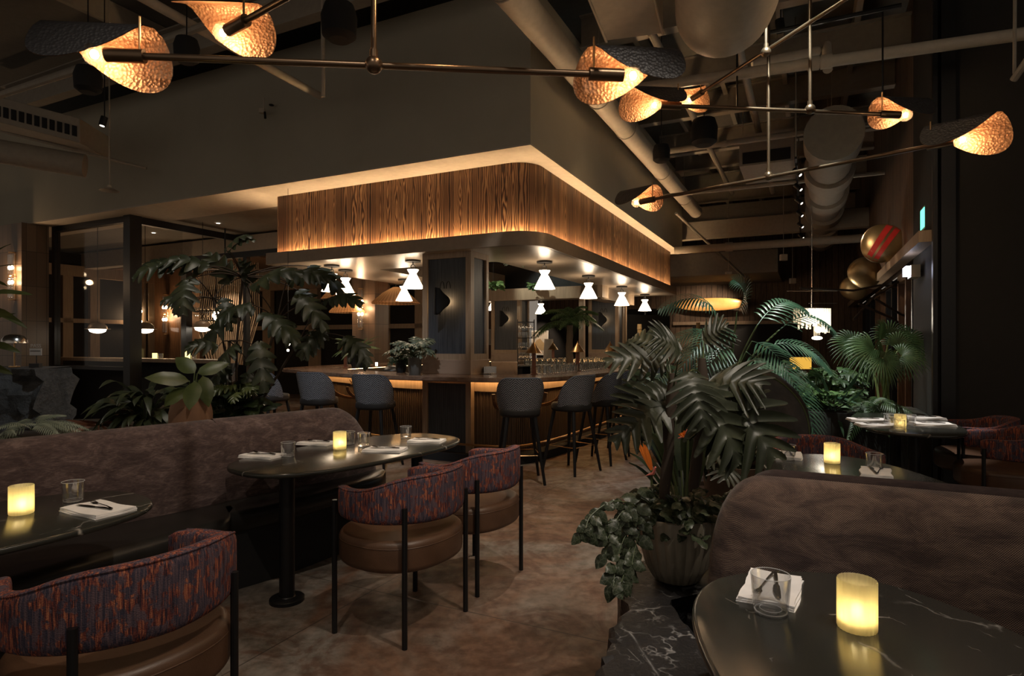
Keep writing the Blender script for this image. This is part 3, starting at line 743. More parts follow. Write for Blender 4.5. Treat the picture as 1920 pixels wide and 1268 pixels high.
t4 = table_mb(1.60, .80, [(.0, .4, .045), (0, -.4, .045)]); t4.location = (1.80, 3.08, 0); t4.rotation_euler.z = math.radians(-4)
t4['label'] = 'dark table with candle between two napkins, behind the woven sofa back'
t5 = table_mb(1.62, .80, [(.0, .45, .045), (0, -.45, .045)]); t5.location = (3.50, 5.42, 0); t5.rotation_euler.z = math.radians(-24)
t5['label'] = 'dark table with brightly lit napkins next to the leafy planter box'
m = MB()
for s in (-1, 1): m.tube([(s*.0, -.30, .722), (s*.0, -.30, .68), (s*.03, -.31, .665), (s*.055, -.31, .685)], .006, 6)
m.build('bag_hook', 'brass', t5)

def barrel_chair():
    t = thing('barrel_chair', '', 'chair')
    A, B = .352, .312
    def prof(q):      # q angle from the back centre
        k = abs(q)/2.28; e = 1/(1+math.exp((k-.47)*13)); top = .742+.072*e; bot = .575+.022*k
        return top, bot
    sec = []
    for k in range(20):      # rounded oblong cross-section in (thickness, height)
        a = 2*PI*k/20; sec.append((math.copysign(abs(math.cos(a))**.55, math.cos(a))*.5, math.copysign(abs(math.sin(a))**.38, math.sin(a))*.5))
    m = MB(); N = 49; vs = []
    def fn(i, j):
        q = -2.28+4.56*i/(N-1); top, bot = prof(q); e = min(i, N-1-i); ks = [0.0, .62, .88, 1.0][min(e, 3)]
        qq = q+(1-[1.0, .5, .2, 0][min(e, 3)])*0
        r, h = sec[j]; th = .062*(ks if ks > 0 else .02); hh = (top-bot)*(.80+.2*ks if ks > 0 else .70); mid = (top+bot)/2
        n = V(math.sin(q)*B, -math.cos(q)*A, 0).normalized(); base = V(A*math.sin(q), -B*math.cos(q), 0)-n*.031
        return base+n*(r*th)+V(0, 0, mid+h*hh)
    m.grid(fn, N, 20, cv=True, uvf=lambda i, j: (i*.05, j*.02))
    for i0 in (0, N-1):
        q = [fn(i0, j) for j in range(20)]; m.add(q, [tuple(range(20)) if i0 == 0 else tuple(reversed(range(20)))])
    m.build('backrest', 'chairfab', t, angle=70)
    m = MB()
    pts = []
    for i in range(2, N-2):
        q = -2.28+4.56*i/(N-1); top, bot = prof(q); pts.append(V((A-.008)*math.sin(q), -(B-.008)*math.cos(q), top-.006))
    m.tube(pts, .0045, 6); m.build('piping', 'chairfab', t)
    m = MB(); m.prism(superell(.318, .296, 2.3, 56), .345, .503, bev=.034, nb=5); m.build('seat', 'leather', t, angle=60)
    m = MB(); m.tube([p+V(0, 0, .468) for p in superell(.317, .295, 2.3, 48)], .003, 6, closed=True); m.build('seat_piping', 'leather', t)
    for (x, y) in ((-.304, .176), (.304, .176), (-.243, -.235), (.243, -.235)):
        m = MB(); m.tube([(x, y, 0), (x, y, .668)], .0135, 10); m.build('leg', 'black', t, angle=30)
    return t
D0 = V(-.85, .53, 0)
bc = barrel_chair(); bc.location = (-.58, 3.21, 0); bc.rotation_euler.z = facing(D0); bc['group'] = 'striped barrel chairs'
bc['label'] = 'barrel chair in the middle of the aisle side, full frame and all legs in view'
dup(bc, (-.27, 3.81, 0), facing(D0), 'barrel chair one place further along the same table, nearest the bar')
dup(bc, (-1.28, 2.0, 0), facing(D0), 'largest barrel chair, cut off at the bottom left corner of the picture')
dup(bc, (2.06, 3.98, 0), PI+.12, 'barrel chair facing us behind the table with the ribbed candle, only its top showing')
dup(bc, (3.80, 4.72, 0), facing(V(-.86, .4, 0)), 'barrel chair at the brightly lit table, nearer of the pair by the dark wall')
dup(bc, (4.10, 5.38, 0), facing(V(-.86, .4, 0)), 'barrel chair at the brightly lit table, further of the pair by the dark wall')

def bar_stool():
    t = thing('bar_stool', '', 'bar stool')
    N, K = 33, 9
    def pos(i, j, off):
        q = -1.75+3.5*i/(N-1); k = abs(q)/1.75
        top = 1.09-.36*max(0, (k-.32)/.68)**2; z = .715+(top-.715)*j/(K-1); f = (z-.715)/.37
        rx = .205+.078*f**.8-off; ry = .205+.065*f-off
        return V(rx*math.sin(q), -ry*math.cos(q), z)
    m = MB(); m.grid(lambda i, j: pos(i, j, 0), N, K, uvf=lambda i, j: ((i/(N-1))*.86, pos(i, j, 0).z)); 
    m.grid(lambda i, j: pos(i, j, .028), N, K, 1, uvf=lambda i, j: (i*.02, j*.02), flip=True)
    rim = lambda i: (pos(i, K-1, 0), pos(i, K-1, .028))
    m.grid(lambda i, j: rim(i)[j], N, 2, 0, uvf=lambda i, j: (i*.026, j*.02)); m.grid(lambda i, j: (pos(i, 0, .028), pos(i, 0, 0))[j], N, 2, 0, uvf=lambda i, j: (i*.026, j*.02))
    o = m.build('backrest', ['tweed', 'blackleather'], t, angle=60)
    m = MB(); m.tube([(lambda a: a+V(0, 0, .004))((pos(i, K-1, .014))) for i in range(N)], .013, 6); m.build('rim_piping', 'tweedpipe', t)
    m = MB(); m.prism(superell(.215, .215, 2.6, 32), .69, .785, bev=.03); m.build('seat', 'stoolseat', t)
    for sx in (-1, 1):
        for sy in (-1, 1):
            m = MB(); m.tube([(sx*.14, sy*.14, .70), (sx*.235, sy*.235, 0)], [.022, .015], 10); m.build('leg', 'black', t, angle=30)
    q = .14+.095*(.70-.30)/.70; m = MB(); m.tube([(q, q, .30), (-q, q, .30), (-q, -q, .30), (q, -q, .30)], .007, 6, closed=True); m.build('footrest', 'brass', t)
    return t
M['tweedpipe'] = plain('blue_grey_piping', (.07, .08, .10), .9)
bs = bar_stool()
ST = [((.08, 6.42), (-.10, 1), 'blue herringbone bar stool seen straight from behind, right after the column'),
      ((.68, 6.93), (-.72, .70), 'herringbone bar stool second along the long side of the bar'),
      ((1.10, 7.50), (-.84, .54), 'herringbone bar stool third along the long side of the bar'),
      ((1.42, 8.12), (-.86, .50), 'herringbone bar stool fourth along the long side, partly behind leaves'),
      ((1.72, 8.76), (-.88, .48), 'herringbone bar stool fifth along the long side, its legs seen between the others'),
      ((2.05, 9.42), (-.9, .44), 'herringbone bar stool sixth along the long side, mostly behind the plant'),
      ((2.40, 10.1), (-.9, .44), 'herringbone bar stool furthest along the long side'),
      ((-1.60, 7.12), (.28, .96), 'herringbone bar stool left of the column, nearest to it'),
      ((-2.42, 7.62), (.34, .94), 'herringbone bar stool two places left of the column'),
      ((-3.22, 8.12), (.55, .83), 'herringbone bar stool behind the big leafy plant at the short side')]
for i, (c, d, lb) in enumerate(ST):
    if i == 0: bs.location = (*c, 0); bs.rotation_euler.z = facing(d); bs['label'] = lb; bs['group'] = 'herringbone bar stools'
    else: dup(bs, (*c, 0), facing(d), lb)
# stools at the window ledge, beyond the glass
s2 = None
for k, (v, lb) in enumerate([(9.0, 'bar stool beyond the glass at the ledge, nearer the tiled pillar'), (8.15, 'bar stool beyond the glass at the ledge, next to the black post'), (6.9, 'bar stool beyond the glass at the ledge, hidden among the plants')]):
    o = dup(bs, W(1.65, v), facing(-DR), lb, 'stools beyond the window ledge')

# ---- banquette along the planting
def banquette(name, label, path, front, seam_end, round_end):
    t = thing(name, label, 'banquette')
    path = catmull([V(a, b, 0) for a, b in path], 10)
    sec = [(-.02, .40), (-.015, .60), (-.03, .80), (-.05, .885), (-.095, .945), (-.15, .967), (-.21, .95), (-.255, .90), (-.275, .80), (-.28, .30), (-.28, 0.0)]
    n = len(path); m = MB(); vs = []
    Ls = [0]
    for i in range(1, n): Ls.append(Ls[-1]+(path[i]-path[i-1]).length)
    tot = Ls[-1]
    def fn(i, j):
        T = (path[min(i+1, n-1)]-path[max(i-1, 0)]).normalized(); nn = V(-T.y, T.x, 0)     # away from the diners
        o, z = sec[j]; rem = tot-Ls[i]; k = 1.0
        if round_end and rem < .42: k = math.sqrt(max(0, 1-(1-rem/.42)**2.6))
        if seam_end and rem < .03: k2 = rem/.03; z = z-.012*(1-k2)*(z > .8)
        z = .30+(z-.30)*(k if z > .3 else 1)
        return path[i]+nn*(-o)+V(0, 0, z)
    m.grid(fn, n, len(sec), uvf=lambda i, j: (Ls[i], j*.1), flip=True)
    m.add([fn(n-1, j) for j in range(len(sec))], [tuple(range(len(sec)))])
    m.build('backrest', 'banq', t, angle=60)
    # black leather seat with a rolled front edge
    fr = catmull([V(a, b, 0) for a, b in front], 8); back = [path[int(k*(n-1)/(len(fr)-1))] for k in range(len(fr))]
    prof = [(1.0, .455), (.55, .462), (.12, .462), (.05, .452), (.015, .43), (0, .395), (.02, .355), (.06, .34)]
    m = MB(); m.grid(lambda i, j: fr[i].lerp(back[i], prof[j][0])+V(0, 0, prof[j][1]), len(fr), len(prof))
    m.add([fr[-1].lerp(back[-1], a)+V(0, 0, z) for a, z in prof], [tuple(range(len(prof)))]); m.build('seat', 'blackleather', t, angle=60)
    m = MB(); m.grid(lambda i, j: fr[i].lerp(back[i], .07)+V(0, 0, (.36, 0)[j]), len(fr), 2)
    m.add([fr[-1].lerp(back[-1], .07)+V(0, 0, .36), fr[-1].lerp(back[-1], .07), back[-1], back[-1]+V(0, 0, .36)], [(0, 1, 2, 3)]); m.build('base', 'blackmatt', t)
    return t
banquette('banquette', 'long mottled brown banquette with black seat, behind the two near tables', [(-4.10, .95), (-3.2, 2.05), (-2.5, 2.93), (-1.98, 3.58), (-1.80, 3.83)],
          [(-2.95, .90), (-2.35, 1.95), (-2.05, 2.62), (-1.78, 3.10), (-1.62, 3.40), (-1.66, 3.62)], True, False)
banquette('banquette', 'shorter rounded end section of the brown banquette, nearest the bar stools', [(-1.82, 3.82), (-1.56, 4.13), (-1.33, 4.42), (-1.05, 4.85)],
          [(-1.64, 3.52), (-1.40, 3.80), (-1.16, 4.20), (-.99, 4.52), (-.98, 4.72)], False, True)

# ---- woven sofa backs on the other side
def sofa(label, p0, d, L, sgn, mat, seat=True, top=.97):
    t = thing('sofa', label, 'sofa')
    d = Vector(d).normalized(); nn = V(d.y, -d.x, 0)*sgn        # towards the sitter
    sec = [(.0, .10), (.0, .55), (-.012, .78), (-.035, .89), (-.07, .945), (-.11, top), (-.145, top-.02), (-.16, top-.08), (-.165, .5), (-.165, .10)]
    n = 40
    def fn(i, j):
        s = L*(i/(n-1))**1.6; o, z = sec[j]; k = math.sqrt(max(0, 1-(1-min(s, .20)/.20)**2.4))
        zz = .10+(z-.10)*(.55+.45*k); cx = (1-k)*.05
        return p0+d*(s)+nn*((o+.08)*(.25+.75*k)-.08)+V(0, 0, zz)
    m = MB(); m.grid(fn, n, len(sec), uvf=lambda i, j: (L*(i/(n-1))**1.6, [.0, .45, .68, .79, .86, .90, .94, 1.0, 1.4, 1.8][j]), flip=(sgn > 0))
    m.build('backrest', mat, t, angle=70)
    if seat:
        m = MB(); a = p0+d*.12-nn*.0; c = a+d*(L-.12)
        m.hexa(a+V(0, 0, .16), c-a, nn*.45, V(0, 0, .30)); m.build('seat', 'blackleather', t, bevel=.03)
        m = MB(); m.hexa(a+nn*.02, c-a, nn*.36, V(0, 0, .15)); m.build('base', 'blackmatt', t)
    return t
SD = V(.899, -.438, 0)
sofa('brown dotted woven sofa back directly behind the black marble table', V(.70, 2.20, 0), SD, 1.9, 1, 'sofafab')
sofa('second sofa back standing against the dotted one, seen only as a dark ridge', V(.86, 2.43, 0), SD, 1.9, -1, 'sofadark', True, .985)

# ------------------------------------------------------------------ things on the tables
def candle(big=True):
    t = thing('candle_holder', '', 'candle holder')
    rib = lambda a, i: 1+.018*math.cos(a*26)
    m = MB(); m.shell([(.041, .0), (.0425, .004), (.0425, .112), (.0415, .116), (.0385, .113), (.0385, .016), (.0, .014)], 104, rib=rib); m.shell([(.0, .001), (.0405, .001)], 52)
    m.build('glass', 'frost', t, angle=60)
    m = MB(); m.ball((0, 0, .045), .014, 10, sc=(1, 1, 1.15)); m.build('flame', 'flame', t)
    m = MB(); m.lathe([(.02, .016), (.02, .028)], 14); m.build('tea_light', 'linen', t)
    return t
def tumbler(mat='glass', r=.044, h=.088):
    m = MB(); m.shell([(0, .001), (r*.86, .001), (r*.88, .003), (r, h), (r-.0022, h), (r*.86-.002, .010), (0, .008)], 32)
    ang = [2*PI*k/28 for k in range(28)]
    m.tube([((r-.001)*math.cos(a), (r-.001)*math.sin(a), h) for a in ang], .0011, 5, 1, closed=True); m.tube([(r*.80*math.cos(a), r*.80*math.sin(a), .005) for a in ang], .0018, 5, 1, closed=True); m.tube([(r*.55*math.cos(a), r*.55*math.sin(a), .009) for a in ang], .0008, 4, 1, closed=True)  # pale rings at rim and base stand in for highlights on the glass
    return m
def napkin_mb():
    m = MB()
    for k, (w, l, z) in enumerate([(.150, .250, .0), (.147, .246, .006), (.143, .240, .012)]):
        def fn(i, j, w=w, l=l, z=z, k=k):
            x = (i/8-.5)*w; y = (j/8-.5)*l; return V(x+.004*math.sin(j*.9+k), y, z+.0015+.0015*math.sin(i*.8+j*.5+k))
        m.grid(fn, 9, 9)
        e = [fn(i, 0) for i in range(9)]; m.add(e+[p-V(0, 0, .0052) for p in e], [(i, i+1, i+10, i+9) for i in range(8)])
        e = [fn(i, 8) for i in range(9)]; m.add(e+[p-V(0, 0, .0052) for p in e], [(i+1, i, i+9, i+10) for i in range(8)])
        e = [fn(0, i) for i in range(9)]; m.add(e+[p-V(0, 0, .0052) for p in e], [(i+1, i, i+9, i+10) for i in range(8)])
        e = [fn(8, i) for i in range(9)]; m.add(e+[p-V(0, 0, .0052) for p in e], [(i, i+1, i+10, i+9) for i in range(8)])
    return m
def fork_mb():
    m = MB(); m.tube([(0, -.095, .004), (0, -.04, .007), (0, .03, .006), (0, .052, .004)], [.0045, .003, .0022, .004], 6, flat=.5)
    m.tube([(0, .050, .004), (0, .066, .002), (0, .074, .003)], [.004, .0105, .010], 8, flat=.22)
    for x in (-.0085, -.003, .003, .0085): m.tube([(x, .070, .003), (x, .088, .004), (x*.9, .102, .007)], [.0017, .0016, .0009], 5)
    return m
def knife_mb():
    m = MB(); m.tube([(0, -.10, .004), (0, -.06, .005), (0, -.005, .004)], [.0045, .005, .0035], 6, flat=.6)
    m.tube([(0, -.008, .004), (.002, .01, .004), (.003, .05, .004), (.001, .085, .004), (-.004, .10, .004)], [.003, .0085, .0095, .007, .001], 8, flat=.14)
    return m
TOP = .7505
cand = candle(); tum_me = tumbler().build('tumbler', ['glass', 'rimglint'], angle=50); nap_me = napkin_mb().build('napkin', 'linen', angle=50)
fk_me = fork_mb().build('fork', 'cutlery', angle=50); kn_me = knife_mb().build('knife', 'cutlery', angle=50)
used = {}
def put(src, loc, rz, label, cat, group, scale=None):
    if src.name not in used:
        used[src.name] = 1; o = src; o.location = loc; o.rotation_euler = (0, 0, rz)
    else: o = dup(src, loc, rz)
    if scale: o.scale = (scale,)*3
    return tag(o, label, cat, group)
def flame_light(loc, w=4.6): point('candle_light', Vector(loc)+V(0, 0, .045), w, (1, .80, .38), .016)
def candle_at(px, py, label, z=TOP, sc=1.0, w=4.6):
    p = G(px, py, z); put(cand, p, rnd.uniform(0, 3), label, 'candle holder', 'ribbed frosted candle holders', sc if sc != 1 else None); flame_light(p, w); return p
def glass_at(px, py, label, z=TOP, sc=1.0): return put(tum_me, G(px, py, z), 0, label, 'glass', 'water tumblers', sc)
def setting(px, py, rz, where, forks=True, z=TOP, sc=1.0, fr=0.0):
    p = G(px, py, z); put(nap_me, p, rz, 'folded white napkin '+where, 'napkin', 'folded napkins', sc)
    if forks:
        c, s = math.cos(rz+fr), math.sin(rz+fr); h = V(0, 0, .0165)
        put(fk_me, p+V(c, s, 0)*.018+h, rz+fr-.12, 'fork lying on the napkin '+where, 'fork', 'forks on the napkins')
        put(kn_me, p-V(c, s, 0)*.014+h, rz+fr+.16, 'knife lying on the napkin '+where, 'knife', 'knives on the napkins')
# middle table
candle_at(637, 842, 'lit ribbed candle holder on the table along the banquette')
glass_at(540, 856, 'water tumbler by the napkin at the near end of the banquette table'); glass_at(654, 833, 'water tumbler half hidden behind the candle of the banquette table')
glass_at(682, 836, 'water tumbler right of the candle on the banquette table'); glass_at(761, 822, 'water tumbler at the far end of the banquette table')
setting(492, 856, math.radians(70), 'at the near end of the banquette table'); setting(595, 832, math.radians(72), 'on the banquette side, left of the candle')
setting(722, 845, math.radians(80), 'on the aisle side of the banquette table', sc=1.05); setting(800, 828, math.radians(78), 'at the far rounded end of the banquette table')
# table cut by the left edge
candle_at(40, 963, 'lit ribbed candle holder on the table cut by the left edge'); glass_at(137, 940, 'water tumbler behind the napkin on the left edge table')
setting(183, 958, math.radians(62), 'on the table cut by the left edge', sc=1.1)
# black marble table
candle_at(1607, 1178, 'largest lit ribbed candle holder, on the black marble table', sc=1.04); glass_at(1445, 1148, 'clear tumbler in front of the napkin on the black marble table', sc=1.12)
setting(1447, 1108, math.radians(150), 'behind the tumbler on the black marble table', sc=.98)
# rear table
candle_at(1560, 868, 'lit ribbed candle holder on the table behind the sofa back'); glass_at(1478, 862, 'water tumbler on the napkin side of the table behind the sofa back')
setting(1479, 856, math.radians(155), 'left on the table behind the sofa back'); glass_at(1639, 880, 'water tumbler by the fork on the table behind the sofa back')
setting(1642, 888, math.radians(-30), 'right on the table behind the sofa back')
# brightly lit table
candle_at(1688, 803, 'pale candle holder on the brightly lit table', w=2.0)
for px, py, w in ((1667, 795, 'left of the candle'), (1707, 797, 'right of the candle'), (1686, 807, 'in front of the candle'), (1677, 802, 'touching the candle')):
    glass_at(px, py, 'water tumbler '+w+' on the brightly lit table')
for px, py, w in ((1626, 789, 'nearest the planter on the brightly lit table'), (1645, 799, 'front left on the brightly lit table'), (1748, 797, 'front right on the brightly lit table'), (1733, 785, 'back right on the brightly lit table')):
    setting(px, py, math.radians(75), w, sc=1.25)
M['lens'] = emit('lit_spot_lens', (1, .9, .75), 5)
# ------------------------------------------------------------------ branching chandeliers with folded hammered shades
def shade_part(t, c, e, b, R, skew, gam=30, H=.18, rb=.055, n1=40, n2=13, tilt=0.0):
    e = Vector(e).normalized(); b = Vector(b).normalized()
    Th = math.radians(180-gam); pre = math.radians(-4)
    step = .004; half = int(1.2*R/step)+3
    def walk(sgn):
        pts = [V(0, 0, 0)]; x = z = 0.0
        for k in range(half):
            s = sgn*(k+.5)*step; a = Th/2+max(-Th/2, min(Th/2, s/rb))+pre
            x += sgn*step*math.sin(a); z += sgn*step*math.cos(a); pts.append(V(x, z, 0))
        return pts
    A, B = walk(1), walk(-1)
    def at(s):
        k = abs(s)/step; i = int(k); f = k-i; L = A if s >= 0 else B; i = min(i, len(L)-2); return L[i].lerp(L[i+1], f)
    def fn(i, j):
        ph = 2*PI*i/n1; r = R*j/(n2-1); u = r*math.cos(ph)*.80; v = r*math.sin(ph)*(.93 if math.sin(ph) > 0 else 1.12); q = at(v)
        uu = u+skew*v
        return c+e*uu+b*(q.x-.075)+V(0, 0, H+q.y-tilt*uu)
    def outer(i, j):
        v = R*j/(n2-1)*math.sin(2*PI*i/n1); v *= .93 if v > 0 else 1.12; d = (at(v+.003)-at(v-.003)).normalized()
        return fn(i, j)+(b*(-d.y)+V(0, 0, d.x))*.004
    m = MB(); m.grid(fn, n1, n2, cu=True); m.grid(outer, n1, n2, 1, cu=True, flip=True)
    return m.build('shade', ['copper', 'slate'], t, angle=85)
def chandelier(label, pa, pb, ztop, hub=None, sa=None, sb=None, stem_off=0, R=.25):
    pa, pb = Vector(pa), Vector(pb); mid = Vector(hub) if hub else (pa+pb)/2
    base = V(mid.x, mid.y, ztop); t = thing('chandelier', label, 'chandelier', base, 0, 'bronze arm chandeliers')
    ax = (pb-pa).normalized(); L = lambda p: Vector(p)-base
    m = MB(); m.cyl(L(pa+ax*.20), L(pb-ax*.20), .018, 12); m.build('arm', 'rodbrass', t)
    m = MB(); m.ball(L(mid), .046, 16); m.build('hub', 'rodbrass', t)
    m = MB(); m.cyl(L(mid+V(0, 0, .03)), V(0, 0, 0), .015, 10); m.cyl(L(mid+V(0, 0, .03)), L(mid+V(0, 0, .075)), .022, 10); m.build('stem', 'rodbrass', t)
    m = MB(); m.lathe([(.07, -.03), (.07, 0)], 20); m.build('ceiling_rose', 'rodbrass', t)
    for p, a, cfg in ((pa, ax, sa), (pb, -ax, sb)):
        if cfg is None: continue
        fx, sk, gam, rr = cfg[:4]
        q = L(p); hub_side = a
        m = MB(); m.cyl(q+a*.055, q+a*.24, .034, 16); m.build('socket', 'rodbrass', t)
        m = MB(); m.tube([q+a*.215+V(0, 0, -.02), q+a*.215+V(0, 0, .20)], .006, 6); m.build('shade_bracket', 'brass', t)
        g = MB(); g.ball(q, .055, 16); o = g.build('bulb', 'bulbglass', t)
        g = MB(); g.ball(q, .020, 8, sc=(1, 1, 1.15)); g.build('filament', 'bulbcore', o)
        viewer = V(-a.y, a.x, 0); viewer = viewer if viewer.y < 0 else -viewer
        if len(cfg) > 4: shade_part(t, q, cfg[4], V(cfg[4][1], -cfg[4][0], 0)*(1 if cfg[4][0] > 0 else -1), rr, sk, gam)
        else: shade_part(t, q, -a, viewer*fx, rr, sk, gam)
        point('bulb_light', p, 3.6, (1, .68, .40), .045)
    return t
C = .10
chandelier('bronze chandelier nearest the camera, its arm spanning the painted bulkhead', P(177, 102, 3.04), P(1187, 142, 3.28), 5.9, P(701, 122, 3.14), (1, .62, 18, .31), (1, .62, 16, .29))
chandelier('small high chandelier with a straight arm just below the cream duct', P(1227, 197, 5.46), P(1698, 216, 5.5), 5.9, P(1519, 205, 5.48), (1, -.6, 30, .29), (1, .62, 20, .27))
chandelier('long slanting chandelier hanging lowest at the right, one shade before the dark wall', P(1193, 380, 7.0), P(1805, 262, 4.84), 5.9, P(1441, 330, 5.95), (1, .6, 24, .28), (1, -.55, 24, .30))
chandelier('chandelier with arm rising steeply out of the picture at upper right', P(1293, 188, 7.0), V(2.85, 4.5, 4.25), 5.9, P(1436, 98, 5.6), (1, -.5, 50, .27, (1, 0, 0)), (1, .4, 30, .25))
chandelier('chandelier at the top edge with its disc shade facing us, between two others', P(418, 62, 3.5), V(.50, 1.95, 3.24), 5.9, V(-.55, 2.72, 3.24), (1, .55, 60, .27, (-1, 0, 0)), (1, .4, 30, .25))
chandelier('chandelier mostly above the picture, only the lit lower rim of one shade showing', V(-.37, 3.05, 3.40), V(1.9, 2.2, 3.40), 5.9, V(.80, 2.61, 3.40), (1, -.3, 40, .22), (1, .3, 40, .22))

# ------------------------------------------------------------------ ceiling services
def pipe(name, label, cat, pts, r, mat='cream', fit=(), n=14, group=None):
    t = thing(name, label, cat, Vector(pts[0]), 0, group); b = Vector(pts[0])
    m = MB(); m.tube([Vector(p)-b for p in pts], r, n); m.build('pipe_run', mat, t)
    for f in fit:
        a = Vector(pts[0]).lerp(Vector(pts[-1]), f); d = (Vector(pts[-1])-Vector(pts[0])).normalized()*r*.9
        m = MB(); m.cyl(a-d-b, a+d-b, r*1.22, n); m.build('coupling', mat, t)
    return t
def hanger(par, p, z1, r=.006, mat='creamdark'):
    m = MB(); b = par.location; m.cyl(Vector(p)-b, V(p[0], p[1], z1)-b, r, 6); m.build('hanger_rod', mat, par)
# big cream pipe slung beside the bulkhead
d0 = W(-7.5, -.33, 4.55); d1 = W(8.7, -.33, 4.55)
pp = pipe('water_pipe', 'thick cream pipe running along the bulkhead above the bar', 'pipe', [d0, d1], .145, 'cream', (), 24)
for u in (-1.3, 1.35, 2.6, 5, 7.2):
    q = W(u, -.33, 4.55); m = MB(); ang = [PI*2*k/20 for k in range(20)]
    m.tube([q+(DL*math.cos(a)+V(0, 0, 1)*math.sin(a))*.15-pp.location for a in ang], .008, 6, closed=True); m.build('pipe_clamp', 'creamdark', pp); hanger(pp, q+V(0, 0, .14), 5.9)
# rectangular duct and fat round duct at the top
t = thing('air_duct', 'pale rectangular duct cut by the top edge next to the round duct', 'duct', (0, 0, 0))
a, b, c, d = P(1090, -40, 4.6), P(1212, -60, 4.6), P(1243, 62, 5.4), P(1137, 76, 5.4)
m = MB(); up = V(0, 0, .4); m.add([a, b, c, d, a+up, b+up, c+up, d+up], [(0, 1, 2, 3), (7, 6, 5, 4), (0, 4, 5, 1), (1, 5, 6, 2), (2, 6, 7, 3), (3, 7, 4, 0)]); m.build('duct_body', 'cream', t)
m = MB(); e = V(0, 0, -.012)
for q in (0, 1): m.tube([(b if q else a)+e, (c if q else d)+e], .012, 6)
m.build('seam_flange', 'cream', t)
t = thing('round_duct', 'fat white round duct elbow at the top edge, brightest thing in the ceiling', 'duct', (0, 0, 0))
arc = [V(1.40, 2.9, 5.35), V(1.50, 3.7, 4.80), V(1.60, 4.3, 4.42), V(1.72, 4.85, 4.26), V(1.84, 5.3, 4.40), V(1.90, 5.55, 4.8), V(1.91, 5.65, 5.9)]
m = MB(); m.tube(catmull(arc, 5), .40, 32); m.build('duct_elbow', 'cream', t)
# far spiral duct
sp = [W(3.4, -3.0, 4.25), W(12.5, -3.0, 4.25)]
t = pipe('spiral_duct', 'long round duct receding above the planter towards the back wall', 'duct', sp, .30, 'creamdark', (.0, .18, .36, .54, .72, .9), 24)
for u in (4, 6, 8, 10): hanger(t, W(u, -3.0, 4.5), 5.9)
pipe('water_pipe', 'cream pipe crossing in front of the dark right wall with a coupling', 'pipe', [P(1150, 172, 7.1), P(1930, 62, 5.5)], .058, 'cream', (.545, .575), 14)
pipe('water_pipe', 'short cream pipe joining the crossing one from above', 'pipe', [P(1410, 120, 6.9), P(1535, 95, 6.8), P(1550, 85, 6.8), P(1552, 130, 6.5)], .05, 'cream', (), 12)
pipe('conduit', 'thin bent conduit end hanging before the dark right wall', 'pipe', [P(1903, -10, 5.4), P(1902, 138, 5.4)], .014, 'creamdark', (), 8)
pipe('conduit', 'short sloping conduit leaving the picture at the right edge', 'pipe', [P(1900, 150, 5.4), P(1935, 100, 5.2)], .03, 'creamdark', (), 8)
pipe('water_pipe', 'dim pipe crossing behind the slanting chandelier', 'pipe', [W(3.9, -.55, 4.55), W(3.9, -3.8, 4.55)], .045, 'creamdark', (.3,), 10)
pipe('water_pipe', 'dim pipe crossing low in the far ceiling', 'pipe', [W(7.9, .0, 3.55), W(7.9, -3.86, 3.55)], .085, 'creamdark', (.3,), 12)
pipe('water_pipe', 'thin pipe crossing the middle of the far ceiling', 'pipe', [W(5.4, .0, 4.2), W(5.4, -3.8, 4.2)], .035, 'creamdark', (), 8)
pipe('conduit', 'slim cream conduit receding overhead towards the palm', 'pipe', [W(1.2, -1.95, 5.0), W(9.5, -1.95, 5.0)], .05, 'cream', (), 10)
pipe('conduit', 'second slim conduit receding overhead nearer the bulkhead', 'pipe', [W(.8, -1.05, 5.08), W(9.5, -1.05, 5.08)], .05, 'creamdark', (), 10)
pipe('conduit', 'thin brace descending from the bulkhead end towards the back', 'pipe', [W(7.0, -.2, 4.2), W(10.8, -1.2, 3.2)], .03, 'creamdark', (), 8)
pipe('water_pipe', 'cream pipe sloping across the left ceiling above the bulkhead', 'pipe', [P(240, -20, 5.2), P(500, 125, 6.8), P(600, 180, 7.55)], .045, 'cream', (), 10)
pipe('conduit', 'dark pipe crossing behind the left folded shade', 'pipe', [P(-20, 185, 6.6), P(260, 95, 6.2), P(560, -20, 5.2)], .035, 'creamdark', (), 8)
pipe('conduit', 'vertical drop pipe ending on the painted bulkhead', 'pipe', [P(605, -30, 6.9), P(606, 182, 6.9)], .022, 'cream', (), 8)
pipe('conduit', 'thin pipe fixed low along the painted wall at the left', 'pipe', [P(-20, 240, 8.6), P(275, 316, 9.0)], .022, 'creamdark', (), 8)
pipe('conduit', 'dark steel strut crossing high above the small chandelier', 'pipe', [P(1390, 72, 6.4), P(1690, 10, 5.8)], .022, 'black', (), 6)
pipe('conduit', 'thin black wire dropping beside the right shade of the small chandelier', 'pipe', [P(1655, 22, 5.7), P(1655, 176, 5.7)], .008, 'black', (), 6)
pipe('conduit', 'thin black wire dropping into the middle of the right ceiling', 'pipe', [P(1658-276, 55, 6.5), P(1382, 205, 6.5)], .010, 'black', (), 6)
